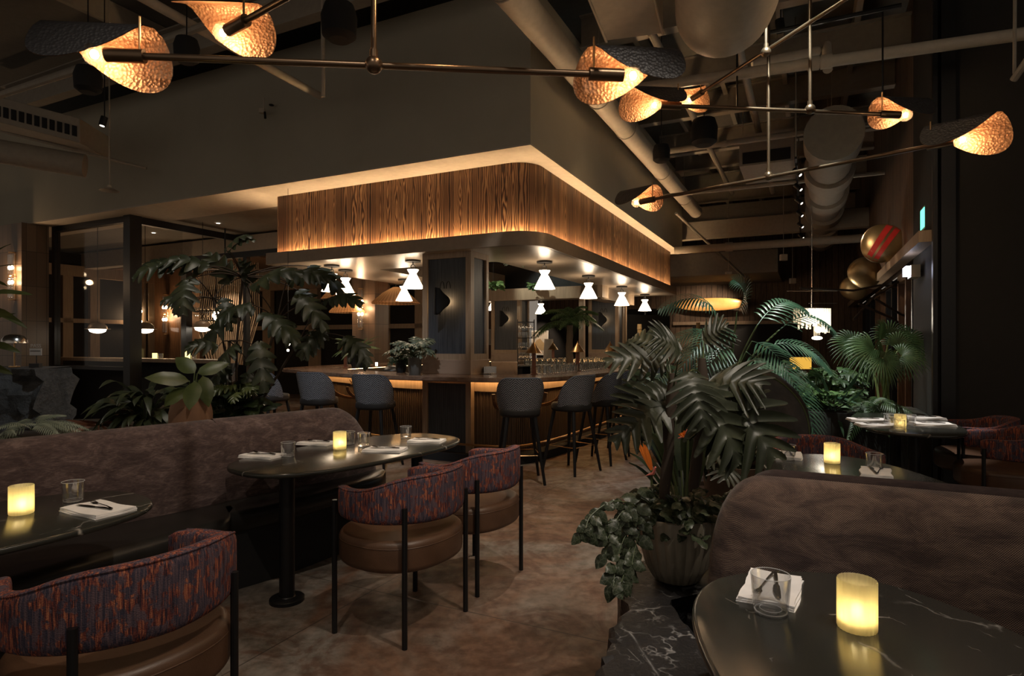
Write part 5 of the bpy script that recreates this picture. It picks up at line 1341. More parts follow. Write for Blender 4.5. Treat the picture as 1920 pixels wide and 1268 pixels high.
# ------------------------------------------------------------------ planting behind the banquette
t = thing('planter_bed', 'low dark planting bed running behind the brown banquette', 'planter')
m = MB(); pl = [(-5.6, 3.3), (-4.4, 2.2), (-3.35, 3.0), (-2.2, 4.0), (-1.72, 4.62), (-1.75, 5.2), (-2.6, 6.15), (-4.4, 7.0), (-6.2, 6.4)]; m.prism(pl, 0, .58); m.build('bed', 'blackmatt', t); m = MB(); m.prism([(a*.995, b) for a, b in pl], .58, .60); m.build('soil', 'soil', t)
Z = .60
clump('fern', 'pale feathery fern before the split rock at the left', P(62, 806, 4.4)*1, 'lf_fern', 'fern', 13, .06, .05, .30, .11, seed=12, grav=.25, low=0)
clump('fern', 'small grey fern frond at the left edge', P(5, 822, 4.3), 'lf_fern', 'fern', 6, .05, .04, .22, .08, seed=13)
clump('red_bromeliad', 'rust-coloured spiky plant between the fern and the green clump', P(188, 800, 4.9), 'lf_rust', 'strap', 16, .05, .06, .24, .022, nrm=V(0, -1, .2), grav=.05, seed=14, low=0)
clump('hosta', 'dense dark green clump of long hanging leaves in front of the black post', P(272, 800, 5.0), 'lf_dark2', 'strap', 60, .26, .42, .30, .065, seed=15, grav=.9)
# rubber plant with big olive leaves over the round clay pot
c = P(358, 812, 4.55); c.z = .6
t = thing('planter_pot', 'round terracotta pot with an open side, behind the banquette', 'plant pot', c)
m = MB(); m.lathe([(.07, 0), (.12, .08), (.15, .22), (.148, .34), (.125, .44), (.115, .465), (.105, .455), (.13, .34), (.0, .12)], 32); m.build('pot', 'clay', t, angle=60)
t = plant('rubber_plant', 'plant with a few large olive leaves hanging over the round clay pot', 'plant', c+V(0, 0, .2)); b = c+V(0, 0, .2)
m, ms = MB(), MB()
for (s, e, D1, D2, w) in (((355, 715), (270, 706), 4.4, 4.3, .12), ((345, 728), (308, 762), 4.4, 4.3, .12), ((365, 715), (355, 768), 4.35, 4.25, .13), ((380, 705), (392, 762), 4.5, 4.45, .12), ((370, 700), (430, 680), 4.6, 4.7, .13), ((365, 700), (330, 668), 4.6, 4.7, .12)):
    B, E = P(*s, D1), P(*e, D2); leaf(m, 'oval', B, E, w, nrm=V(0, -.8, .6), gravity=.1); petiole(ms, b, B, .006, .1)
shift(m, b).build('foliage', 'lf_pale', t, angle=60); shift(ms, b).build('stems', 'stem', t)
# big fatsia tree
b = V(-2.45, 5.45, Z); t = plant('fatsia_tree', 'tall dark leafy tree with lobed leaves between the glass and the bar', 'plant', b)
m, ms = MB(), MB(); q = random.Random(21)
tops = []
for (x, y, D) in ((455, 520, 5.4), (400, 560, 5.6), (520, 600, 5.2), (560, 640, 5.4), (430, 640, 5.2), (480, 690, 5.0)):
    e = P(x, y, D); ms.tube(catmull([b, b.lerp(e, .5)+V(q.uniform(-.06, .06), 0, 0), e], 4), .011, 6); tops.append(e)
LF = [((470, 530), (455, 480), .30), ((440, 520), (390, 470), .34), ((390, 500), (300, 480), .36), ((330, 490), (255, 500), .34), ((360, 520), (330, 580), .36), ((480, 540), (560, 500), .36), ((540, 520), (620, 510), .38), ((590, 510), (640, 540), .34),
      ((560, 545), (600, 600), .34), ((470, 570), (400, 600), .34), ((430, 600), (380, 640), .32), ((500, 600), (560, 640), .36), ((450, 650), (400, 690), .34),
      ((480, 650), (490, 730), .34), ((430, 690), (380, 740), .32), ((400, 640), (350, 650), .30), ((620, 560), (680, 560), .3), ((470, 700), (440, 770), .32), ((360, 560), (300, 560), .28), ((420, 560), (430, 610), .28),
      ((610, 620), (560, 660), .34), ((640, 640), (690, 680), .3), ((430, 470), (480, 440), .2)]
for (s, e, w) in LF:
    for rep in range(2):
        o = 12*rep; D = 5.3+q.uniform(-.45, .5); B, E = P(s[0]+q.uniform(-o, o), s[1]+q.uniform(-o, o), D), P(e[0]+q.uniform(-o, o), e[1]+q.uniform(-o, o), D-.12)
        leaf(m, 'lobed', B, E, w*.72, nrm=V(q.uniform(-.4, .4), -.6, .7), gravity=.45, lobes=5, cup=.2)
        nt = min(tops, key=lambda p: (p-B).length); petiole(ms, nt, B, .005, .08, 4)
shift(m, b).build('foliage', 'lf_dark2', t, angle=60); shift(ms, b).build('branches', 'trunk', t)
clump('dark_shrub', 'dark bushy shrub behind the banquette under the lobed tree', V(-2.45, 5.2, Z), 'lf_dark', 'oval', 120, .5, .62, .22, .11, seed=31)
clump('dark_shrub', 'dark shrub beneath the first stools, right behind the banquette end', V(-1.95, 5.0, Z), 'lf_dark', 'oval', 60, .28, .22, .2, .09, seed=32)
clump('croton', 'small plant with yellow-green leaves left of the first stool', P(450, 740, 5.0), 'lf_pale', 'lobed', 14, .12, .12, .16, .12, seed=33)
# leaves entering from the left edge
b = V(-4.9, 4.6, Z); t = plant('dracaena', 'tall plant at the left edge with long leaves reaching into the picture', 'plant', b); m, ms = MB(), MB()
for (s, e, D1, D2, w) in (((-60, 560), (62, 548), 4.6, 4.5, .10), ((-50, 570), (52, 612), 4.6, 4.5, .08), ((-60, 520), (45, 492), 4.8, 4.9, .025), ((-40, 500), (20, 455), 4.8, 4.9, .04), ((-60, 620), (30, 585), 4.9, 5.0, .08), ((-40, 640), (40, 660), 4.8, 4.8, .09), ((-60, 680), (25, 700), 4.8, 4.8, .1), ((-60, 510), (15, 535), 4.8, 4.9, .07)):
    B, E = P(*s, D1), P(*e, D2); leaf(m, 'oval' if w > .05 else 'strap', B, E, w, nrm=V(0, -.5, .9), gravity=.1); petiole(ms, b+V(-.1, 0, .8), B, .006, .05)
ms.tube([b, b+V(-.1, 0, .8)], .02, 8)
shift(m, b).build('foliage', 'lf_pale', t, angle=60); shift(ms, b).build('stems', 'stem', t)

# ------------------------------------------------------------------ greenery and things on the bar
def tpot(p, r, h, mat, label, name='vase', rib=None):
    t = thing(name, label, 'plant pot', p); m = MB(); m.lathe([(r*.8, 0), (r, h*.3), (r*.95, h*.8), (r*1.02, h), (r*.9, h), (r*.85, h*.8), (0, h*.8)], 36, rib=rib); m.build('pot', mat, t, angle=50); return t
CT = 1.071
p = G(868-90, 703, CT); tpot(p, .085, .22, 'greypot', 'rough grey vase on the bar just beside the front column')
clump('foliage_bunch', 'silvery bunch of leaves in the grey vase on the bar', p+V(0, 0, .18), 'lf_silver', 'lobed', 30, .18, .28, .22, .14, seed=41)
p = G(752, 699, CT); tpot(p, .07, .17, 'blackmatt', 'small black pot on the bar next to the grey vase')
clump('foliage_bunch', 'dark leafy bunch in the small black pot on the bar', p+V(0, 0, .14), 'lf_dark', 'lobed', 22, .14, .2, .2, .12, seed=42)
p = W(1.6, 4.1, 0); p = V(*P(671, 690, 9.6)); p.z = CT; tpot(p, .11, .30, 'blackmatt', 'black fluted pot on the bar behind the terracotta lamp stem', rib=lambda a, i: 1+.04*math.cos(a*18))
clump('parlour_palm', 'spiky small palm in the black fluted pot on the bar', p+V(0, 0, .26), 'lf_fan', 'strap', 46, .12, .1, .34, .035, seed=43, low=.0)
# palm with a trunk behind the glassware
b = P(1068, 690, 11.5); b.z = .9; t = plant('date_palm', 'small palm with a rough trunk standing inside the bar', 'palm', b); m = MB()
m.tube([b+V(0, 0, i*.1)+V(.006*math.sin(i), 0, 0) for i in range(10)], [.07-.002*i+.008*(i % 2) for i in range(10)], 12); shift(m, b).build('trunk', 'ptrunk', t)
m = MB(); c = b+V(0, 0, .92)
for k in range(22):
    a = 2*PI*k/22+rr.uniform(-.1, .1); el = rr.uniform(-.1, 1.1); d = V(math.cos(a)*math.cos(el), math.sin(a)*math.cos(el), math.sin(el)); leaf(m, 'pinnate', c, c+d*.75, .34, nrm=V(0, 0, 1), gravity=.45, droop=.1)
shift(m, b).build('foliage', 'lf_fan', t, angle=60)
clump('fern', 'bright fern at the foot of the small palm inside the bar', P(1055, 690, 10.6)+V(0, 0, -.1), 'lf_silver', 'fern', 22, .1, .1, .36, .16, seed=44)
# plants hanging from the upper shelf
for k, (x, y, D, s, lb, mt) in enumerate(((925, 545, 9.6, 51, 'bright green plant hanging beside the column above the bar', 'lf_bright'), (1005, 545, 12.2, 52, 'trailing plant over the wooden shelf beam above the bar', 'lf_bright'), (965, 497, 9.0, 53, 'pale leaves poking through under the canopy', 'lf_fern'), (725, 500, 10.2, 54, 'leaves and basket above the bar left of the column', 'lf_fern'))):
    hp = clump('hanging_plant', lb, P(x, y, D), mt, 'oval', 34, .16, .18, .12, .08, seed=s, grav=.6); m = MB(); m.cyl((0, 0, .05), (0, 0, 3.61-hp.location.z), .003, 5); m.build('hanging_cord', 'black', hp)
# ------------------------------------------------------------------ bar-top lamps, glasses and back-bar things
def table_lamp():
    t = thing('table_lamp', '', 'table lamp', (0, 0, 0), 0, 'cone lamps on the bar')
    m = MB(); m.box((0, 0, .006), (.085, .085, .012)); m.build('base', 'terra', t); m = MB(); m.box((0, 0, .14), (.05, .05, .26)); m.build('stem', 'terra', t, bevel=.004)
    m = MB(); m.lathe([(.105, .265), (.10, .268), (.012, .39), (.008, .40), (0, .40)], 28, rib=None); m.build('shade', 'brass', t, angle=40)
    m = MB(); m.cyl((0, 0, .39), (0, 0, .42), .006, 8); m.build('finial', 'brass', t); return t
tl = table_lamp()
for k, (x, y, lb) in enumerate(((1001, 702, 'nearest brass cone lamp on the bar, right of the column'), (1083, 696, 'second brass cone lamp along the bar'), (1144, 690.5, 'third brass cone lamp along the bar, before the far column'), (1186, 687, 'fourth brass cone lamp, half hidden by leaves'), (648, 690, 'cone lamp on the short side of the bar, behind leaves'))):
    p = G(x, y, CT)
    if k == 0: tl.location = p; tl['label'] = lb
    else: dup(tl, p, 0, lb)
p = P(1037, 688, 11.8); p.z = CT; dup(tl, p, 0, 'small cone lamp on the far side of the bar below the framed print')
gm = MB(); gm.shell([(0, .001), (.028, .001), (.034, .004), (.037, .10), (.035, .10), (.030, .01), (0, .008)], 12); g0 = gm.build('drinking_glass', 'glassw'); cnt = 0
def glass(p, sc=1.0):
    global cnt
    o = g0 if cnt == 0 else g0.copy()
    if cnt: COL.objects.link(o)
    cnt += 1; o.location = p; o.scale = (sc, sc, sc*rnd.uniform(.9, 1.15)); tag(o, 'clear glass standing in the rows behind the bar counter', 'glass', 'glassware rows behind the bar')
for r, (d, k0) in enumerate(((.50, 0), (.60, 3))):
    ps = inset(CP, d)
    for i in range(len(CP)):
        a, b = Vector(ps[i]), Vector(ps[(i+1) % len(CP)])
        for j in range(max(1, int((b-a).length/.085))):
            q = a+(b-a)*(j*.085/max(.01, (b-a).length)); p = W(q.x, q.y, CT); px = 960+F*p.x/p.y
            if q.y < 1.0 and q.x > .95 and q.x < 5.5 and 925 < px < 1150: glass(p)
for i in range(48):
    p = P(985+i*3.3, 688, 11.2+(i % 3)*.25+i*.02); p.z = 1.055; glass(p, 1.1)
t = thing('glass_shelf', 'steel shelf full of glasses inside the bar', 'shelf', (0, 0, 0)); a, b = P(975, 690, 11.3), P(1152, 690, 12.4)
a.z = b.z = 1.03; m = MB(); m.hexa(a+V(0, -.2, 0), b-a, V(0, .75, 0), V(0, 0, .02)); m.build('shelf', 'steel', t); m = MB(); m.hexa(a+V(.05, .3, -1.03), (b-a)*.96, V(0, .1, 0), V(0, 0, 1.03)); m.build('support', 'blackmatt', t)
# hanging glass rack
p = P(986, 640, 9.6); t = thing('glass_rack', 'tall open rack of glasses hanging beside the framed print', 'glass rack', p)
m = MB()
for z in (.30, .05, -.12, -.28): m.box((0, 0, z), (.26, .22, .01))
for x in (-.13, .13):
    for y in (-.11, .11): m.cyl((x, y, -.4), (x, y, .34), .006, 6)
m.build('frame', 'black', t); 
for z in (.20, .06, -.11, -.27):
    for k in range(8):
        m = MB(); x = -.11+.03*k; m.shell([(.012, z), (.018, z+.04), (.015, z+.09)] if z != .20 else [(.004, z+.09), (.004, z+.05), (.016, z+.03), (.015, z-.03)], 8, (x, -.08+.16*(k % 2), 0)); m.build('glass', 'glassw', t)
# tray of small things beside the column
p = G(918, 702, CT); t = thing('napkin_caddy', 'small chrome caddy on the bar right of the column', 'caddy', p+V(0, .15, 0)); m = MB(); m.box((0, 0, .008), (.16, .12, .012)); m.box((0, .05, .05), (.16, .01, .08)); m.box((-.07, 0, .05), (.01, .1, .08)); m.box((.07, 0, .05), (.01, .1, .08)); m.build('caddy', 'steel', t, smooth=False)
p = P(946, 687, 8.9); t = thing('wooden_block', 'brown wooden host stand top behind the counter by the column', 'stand', V(p.x, p.y, .95)); m = MB(); m.box((0, 0, .12), (.38, .2, .24)); m.build('body', 'plinth', t, bevel=.01)
p = P(735, 704, 8.6); t = thing('serving_dome', 'low black domed plate cover lying on the bar', 'dome', V(p.x, p.y, CT)); m = MB(); m.lathe([(.15, 0), (.14, .02), (.10, .05), (.05, .068), (0, .072)], 28); m.build('dome', 'black', t)
p = P(706, 684, 10.4); p.z = CT; tag((lambda m: m.build('votive', 'opalw', loc=None))((lambda m: (m.lathe([(.02, 0), (.022, .06)], 12, p), m)[1])(MB())), 'tiny white votive glowing on the far bar top', 'candle')
# framed prints beyond the bar
def print_frame(p, w, h, label, hill=True, rz=0):
    t = thing('framed_print', label, 'picture', p, rz); m = MB(); e = .035
    for (x, z, a, b) in ((0, h/2, w, e), (0, -h/2, w, e), (-w/2, 0, e, h), (w/2, 0, e, h)): m.box((x, 0, z), (a+(e if a > b else 0), .03, b+(0 if a > b else 0)))
    m.build('frame', 'paperlight', t); m = MB(); m.box((0, .005, 0), (w, .01, h)); m.build('print', 'paper', t)
    if hill:
        m = MB(); a = [(-w*.45, -h*.15), (-w*.2, h*.12), (0, h*.18), (w*.2, h*.02), (w*.45, -h*.1), (w*.45, -h*.32), (-w*.45, -h*.32)]; m.add([V(x, -.002, z) for x, z in a]+[V(x, .003, z) for x, z in a], [tuple(range(7)), tuple(reversed(range(7, 14)))]); m.build('hill_shape', 'hill', t, smooth=False)
    return t
print_frame(W(13.82, 5.85, 1.49), .62, .84, 'white framed print of a tan hill seen behind the nearest cone lamp', rz=ANG-PI/2)
print_frame(W(11.47, 10.4, 1.25), .50, .95, 'white framed print behind the silvery leaves left of the column', False, ANG-PI/2)
print_frame(W(11.47, 6.58, 1.67), .17, .48, 'narrow sliver of a white framed print right beside the column', False, ANG-PI/2)
t = thing('paper_lampshade', 'pale paper shade standing next to the framed hill print', 'lamp', P(1029, 662, 14.0)); m = MB(); m.shell([(.13, -.16), (.10, .32)], 24); m.build('shade', 'paper', t); m = MB(); m.cyl((0, 0, -.16), (0, 0, -t.location.z+.0), .02, 8); m.build('pole', 'black', t)
spot('print_light', W(12.6, 5.85, 2.6), W(13.8, 5.85, 1.4), 60, WARM, 60); spot('print_light', W(10.3, 10.2, 2.8), W(11.5, 10.4, 1.2), 60, WARM, 70)
# shelf beams above the inside of the bar, with screens
t = thing('overhead_shelf', 'wooden shelf beam hung inside the canopy over the bar', 'shelf'); m = MB(); m.wbox(5.4, 5.8, .9, 4.3, 2.36, 2.60); m.wbox(5.4, 8.2, 1.0, 1.35, 2.36, 2.60); m.build('beam', 'oak', t)
for (u, v) in ((5.45, 3.6), (5.45, 1.3), (8.0, 1.15)): m = MB(); m.wbox(u, u+.1, v, v+.1, .95, 2.37); m.build('upright', 'oak', t)
m = MB(); m.wbox(5.9, 5.95, 1.0, 3.9, 2.6, 3.5); m.build('back_panel', 'blackmatt', t)
t = thing('television', 'dark angled screen under the far end of the canopy', 'screen', P(1213, 620, 15.5), .5); m = MB(); m.box((0, 0, 0), (1.5, .08, .8)); m.build('panel', 'blackmatt', t, bevel=.01); m = MB(); m.box((0, .05, -.42), (1.5, .02, .02)); m.build('edge', 'steel', t); m = MB(); m.cyl((0, .05, .3), (0, .05, 5.9-t.location.z), .03, 8); m.build('bracket', 'black', t)

# ---- woven umbrella lamps beyond the bar
for k, (x, y, D, r, lb) in enumerate(((742, 556, 11.6, .46, 'wide woven shade hanging behind the white cone lamp left of the column'), (640, 548, 11.0, .36, 'woven shade behind the leaves above the sconce pillar'), (652, 574, 12.6, .38, 'lower woven shade beside the sconce pillar'))):
    p = P(x, y, D); t = thing('woven_pendant', lb, 'pendant lamp', p, 0, 'woven umbrella shades'); m = MB(); m.shell([(.05, .18), (r*.55, .06), (r, -.12), (r*.98, -.14)], 36); m.build('shade', 'rattan', t, angle=20); m = MB(); m.cyl((0, 0, .15), (0, 0, 3.67-p.z), .008, 6); m.build('cord', 'black', t)
    for s in (-1, 1): m = MB(); m.ball((s*.11, 0, .0), .03, 8); m.build('bulb', 'bulbsoft', t)
# ---- tube sconces on the pillars
def tube_sconce(p, rz, label, s=1.0):
    t = thing('tube_sconce', label, 'wall lamp', p, rz, 'glass tube sconces'); 
    m = MB()
    for z in (-.42, .0, .42): m.cyl((0, 0, z-.006), (0, 0, z+.006), .055, 16)
    m.tube([(0, .05, -.40), (0, .05, .40)], .01, 6); m.build('frame', 'brass', t); m = MB()
    for x in (-.04, .04):
        for z in (-.21, .21): m.shell([(.028, z-.17), (.028, z+.17)], 12, (x, -.02, 0))
    m.build('tube', 'glassw', t)
    for x in (-.045, .045):
        for z in (-.11, .15): m = MB(); m.ball((x, -.02, z), .026, 8, sc=(1, 1, 1.4)); m.build('bulb', 'bulbsoft', t)
    point('sconce_light', p+V(0, -.12, 0), 9, (1, .62, .34), .05); return t
M['bulbsoft'] = emit('soft_bulb', (1, .74, .45), 22)
tube_sconce(W(-.185, 9.99, 2.65), ANG-PI/2, 'glass tube sconce with four bulbs on the tiled pillar at the left edge')
tube_sconce(W(3.945, 5.62, 1.45+(645-578)/F*12.3), ANG-PI/2, 'glass tube sconce on the pillar seen between the leaves above the bar')
tube_sconce(W(2.445, 9.65, 2.08), ANG-PI/2, 'small glass tube sconce on the brown pillar beyond the glass')
tube_sconce(W(3.9, 12.84, 2.14), ANG, 'small sconce just right of the black window post')
# ---- dome pendants over the window ledge
d0 = thing('dome_pendant', '', 'pendant lamp', (0, 0, 0), 0, 'dome pendants over the ledge')
m = MB(); m.shell([(.02, .12), (.10, .10), (.145, .05), (.155, 0)], 24); m.build('shade', 'bronze', d0); m = MB(); m.cyl((0, 0, -.004), (0, 0, .004), .20, 24); m.shell([(.14, .0), (.12, -.05), (.06, -.075), (0, -.08)], 20, mi=1); m.build('diffuser', ['bronze', 'opalw'], d0); m = MB(); m.cyl((0, 0, .12), (0, 0, 1.95), .005, 6); m.build('cord', 'black', d0)
for k, (x, y, lb) in enumerate(((183, 617, 'dome pendant nearest the tiled pillar'), (272, 617, 'dome pendant just right of the black window post'), (380, 614, 'dome pendant beside the crystal chandelier'))):
    p = P(x, y, 11.0)
    if k == 0: d0.location = p; d0['label'] = lb
    else: dup(d0, p, 0, lb)
# candles and glasses on the ledge
cnd = thing('ledge_candle', '', 'candle', (0, 0, 0), 0, 'yellow candles on the ledge'); m = MB(); m.lathe([(.04, 0), (.04, .095)], 16); m.build('glass', 'yellowcandle', cnd)
M_y = None
for k, (x, y, lb) in enumerate(((177, 671, 'yellow candle on the ledge nearest the tiled pillar'), (267, 672, 'yellow candle on the ledge right of the black post'), (372, 673, 'tall yellow candle on the ledge by the flowers'))):
    D = (CZ-1.19)*F/(y-HZ); p = V((x-960)/F*10.6, 10.6, 1.19); q = p-V(.20, 6.55, 0); u = q.dot(DR); p = p+DR*(.95-u)
    p.z = 1.191
    if k == 0: cnd.location = p; cnd['label'] = lb
    else: o = dup(cnd, p, 0, lb); o.scale = (1, 1, 1.8 if k == 2 else 1)
    g = tum_me.copy(); COL.objects.link(g); g.location = p+DL*-.16; g.rotation_euler = (0, 0, 0); tag(g, 'water glass on the window ledge, '+['first', 'second', 'third'][k]+' along from the tiled pillar', 'glass', 'glasses on the window ledge')
# crystal chandelier and rope curtain beyond the glass
p = P(405, 592, 13.0); t = thing('crystal_chandelier', 'tiered crystal chandelier glittering beyond the glass', 'chandelier', p); 
m = MB(); m.tube([(.42*math.cos(2*PI*k/30), .42*math.sin(2*PI*k/30), .08) for k in range(30)], .012, 5, closed=True); m.tube([(.3*math.cos(2*PI*k/30), .3*math.sin(2*PI*k/30), -.12) for k in range(30)], .012, 5, closed=True); m.cyl((0, 0, .1), (0, 0, 1.60), .01, 6); m.build('frame', 'black', t)
m = MB()
for k in range(60):
    a = 2*PI*k/60; r = .42 if k % 2 else .3; z0 = .08 if k % 2 else -.12; m.ball((r*math.cos(a), r*math.sin(a), z0+.05*(k % 2)), .022, 6, sc=(1, 1, 1.6)); m.ball((r*math.cos(a), r*math.sin(a), z0-.08), .016, 6)
m.build('crystals', 'dimcrystal', t)['kind'] = 'stuff'
m = MB(); m.ball((0, 0, 0), .08, 8, sc=(1, 1, 1.3)); m.build('bulb', 'bulbsoft', t)
p = P(425, 610, 13.8); t = thing('rope_curtain', 'curtain of hanging ropes gathered beside the crystal chandelier', 'curtain', p); m = MB()
for k in range(46):
    x = (k/45-.5)*1.5; m.tube([(x*.8+.1, (k % 3)*.03, 1.80), (x*1.0, (k % 3)*.03, .2), (x*.55, (k % 3)*.03, -.9)], .013, 5)
m.build('ropes', 'rope', t)['kind'] = 'stuff'; spot('curtain_light', p+V(.2, -.6, 1.1), p+V(.1, 0, -.2), 60, WARM, 70)
# ceiling fan
p = P(422, 505, 11.5); t = thing('ceiling_fan', 'dark ceiling fan beyond the glass, above the crystal chandelier', 'ceiling fan', p); m = MB(); m.lathe([(.06, -.05), (.09, 0), (.05, .08)], 16); m.cyl((0, 0, .05), (0, 0, 3.64-p.z), .015, 8); m.build('motor', 'black', t)
for k in range(5):
    a = 2*PI*k/5+.3; d = V(math.cos(a), math.sin(a), 0); s = V(-d.y, d.x, 0)*.06; m = MB(); m.add([d*.1-s, d*.65-s*1.3, d*.65+s*1.3, d*.1+s]+[q+V(0, 0, .012) for q in (d*.1-s, d*.65-s*1.3, d*.65+s*1.3, d*.1+s)], [(3, 2, 1, 0), (4, 5, 6, 7), (0, 1, 5, 4), (1, 2, 6, 5), (2, 3, 7, 6), (3, 0, 4, 7)]); m.build('blade', 'oakdark', t)

# ------------------------------------------------------------------ rock, dome lamp and sign at the left
c = P(30, 690, 6.3); t = thing('rock_block', 'big split grey rock block at the left edge behind the fern', 'rock'); m = MB(); q = random.Random(8)
A, B, K = 17, 15, 1
def rk(i, j):
    x = -6.3+1.62*i/(A-1); z = .3+(1.20-.3)*j/(B-1)
    return V(x, 6.0+.22*noise.noise(V(x*3, z*3, 2))+.10*noise.noise(V(x*9, z*9, 5)), z)
m.grid(rk, A, B); m.grid(lambda i, j: rk(i, B-1)+V(0, j*.5, .01*j), A, 2); m.grid(lambda i, j: rk(A-1, i)+V(0, j*.5, 0), B, 2, flip=True); m.build('rock', 'rock', t, angle=25)
m = MB(); m.hexa((-6.3, 6.0, 0), (1.6, 0, 0), (0, .6, 0), (0, 0, .32)); m.build('footing', 'blackmatt', t)
p = P(27, 640, 6.25); t = thing('dome_lamp', 'polished dome lamp on a thin stem standing on the rock', 'lamp', V(p.x, p.y, 1.21)); h = p.z-1.21
m = MB(); m.shell([(.11, h-.02), (.105, h+.02), (.08, h+.055), (.04, h+.072), (0, h+.076)], 28); m.build('shade', 'steel', t); m = MB(); m.cyl((0, 0, 0), (0, 0, h+.07), .007, 8); m.cyl((0, 0, 0), (0, 0, .01), .05, 16); m.build('stem', 'brass', t)
p = P(67, 660, 6.2); t = thing('pass_sign', 'small pale sign with a word above it, standing on the rock', 'sign', V(p.x, p.y, 1.21)); m = MB(); m.box((0, 0, p.z-1.21), (.12, .01, .07)); m.build('plate', 'signgrey', t); m = MB(); m.box((0, 0, .02), (.10, .05, .04)); m.cyl((0, .01, .02), (0, .01, .14), .005, 6); m.build('foot', 'black', t)
def text(body, size, par, loc, rot, mat, name='lettering'):
    cu = bpy.data.curves.new(name, 'FONT'); cu.body = body; cu.size = size; cu.extrude = .001; cu.align_x = 'CENTER'; cu.materials.append(M[mat])
    o = bpy.data.objects.new(name+'_curve', cu); me = bpy.data.meshes.new_from_object(o); me.name = name; bpy.data.objects.remove(o)
    o = bpy.data.objects.new(name, me); COL.objects.link(o); o.parent = par; o.location = loc; o.rotation_euler = rot; return o
text('PASS', .052, t, (0, 0, p.z-1.21+.045), (PI/2, 0, 0), 'signgrey')
m = MB(); m.box((0, -.006, p.z-1.21+.01), (.10, .003, .006)); m.build('printed_line', 'black', t)

# ------------------------------------------------------------------ right wall things
def gold(label, px, py, D, r, stripes, tilt):
    p = P(px, py, D); t = thing('gold_disc_lamp', label, 'wall lamp', p, 0, 'gold disc lamps')
    R = Matrix.Rotation(math.radians(tilt), 3, 'Y') @ Matrix.Rotation(math.radians(-28), 3, 'Z') @ Matrix.Rotation(math.radians(90), 3, 'X')
    # pebble-shaped lens: local disc axis towards the viewer
    def pr(s): return [(0, .42*s), (.35*s, .40*s), (.68*s, .30*s), (.9*s, .14*s), (.97*s, 0), (.9*s, -.10*s), (.5*s, -.2*s), (0, -.22*s)]
    m = MB(); m.shell(list(reversed(pr(r))), 32); m.v = [R @ V(v.x*(1+.10*v.y/r), v.y*1.08, v.z) for v in m.v]; m.build('glass', 'gold', t, angle=70)
    if stripes:
        m = MB(); S_ = pr(r)
        def zz(rad):
            for a, b in zip(S_, S_[1:]):
                if a[0] <= rad <= b[0]: f = (rad-a[0])/(b[0]-a[0]); return a[1]+(b[1]-a[1])*f
            return 0
        for c0, w in ((-.30, .26), (.08, .22)):
            g = []
            for i in range(17):
                y = (i/16*2-1); row = []
                for k in (0, 1):
                    x = (c0+w*k)*r; yy = y*math.sqrt(max(0, (.93*r)**2-x*x)); row.append(R @ V(x*(1+.10*yy/r), yy*1.08, zz(math.hypot(x, yy))+.004))
                g.append(row)
            m.grid(lambda i, j: g[i][j], 17, 2)
        m.build('red_band', 'red', t)
    wl = W(0, 0); m = MB(); e = p+V(.25, .25, -.02); m.tube([V(0, 0, 0), V(r*1.1, .16, 0)], .02, 8); m.lathe([(.06, 0), (.06, .02)], 16, (r*1.1, .16, 0)); m.build('bracket', 'black', t); return t
gold('largest gold disc lamp, with two red bands', 1655, 457, 8.6, .29, True, 35)
gold('middle gold disc lamp without bands, with one dark seam', 1622, 512, 10.2, .26, False, -30)
gold('furthest gold disc lamp, partly behind the middle one', 1601, 541, 11.6, .24, False, -38)
spot('gold_lamp_spot', W(5.5, -2.6, 3.7), P(1650, 470, 8.6), 45, WARM, 20); spot('gold_lamp_spot', W(2.6, -2.4, 4.0), P(1655, 457, 8.6), 40, WARM, 20)
# exit sign and emergency light on the right wall
t = thing('exit_sign', 'green lit exit sign seen edge-on at the dark wall corner', 'sign', W(2.6, -3.80, 2.95)); b = t.location
q = P(1736, 410, 6.9); t.location = q; b = q
m = MB(); m.hexa(V(0, 0, -.13)-DR*.14, DR*.28, DL*.03, V(0, 0, .26)); m.build('housing', 'cream', t); m = MB(); m.hexa(V(0, 0, -.11)-DR*.13+DL*.031, DR*.26, DL*.004, V(0, 0, .22)); m.build('green_panel', 'exit', t)
m = MB(); m.cyl((0, 0, .13), (0, 0, 5.88-b.z), .012, 8); m.build('hanger_rod', 'creamdark', t)
q = P(1728, 508, 7.0)+DL*.12; t = thing('emergency_light', 'small white glowing emergency light below the exit sign', 'lamp', q); m = MB(); m.hexa(V(0, 0, -.05)-DR*.13, DR*.26, DL*.05, V(0, 0, .10)); m.build('lens', 'whitelit', t); m = MB(); m.hexa(V(0, 0, -.08)-DR*.14-DL*.09, DR*.28, DL*.09, V(0, 0, .14)); m.build('housing', 'cream', t); m = MB(); m.tube([-DL*.09, -DL*.09-V(-.0, 0, 0)+DR*0-DL*.25], .02, 6); m.build('bracket', 'black', t)
point('emergency_glow', q+DL*.25, .5, (.75, .8, 1), .05)
m = MB(); p = P(1720, 629, 9.3); m.hexa(p, DR*.06, DL*.02, V(0, 0, .22)); tag(m.build('door_pull', 'opalw'), 'small upright white glowing strip on the dark door', 'light')
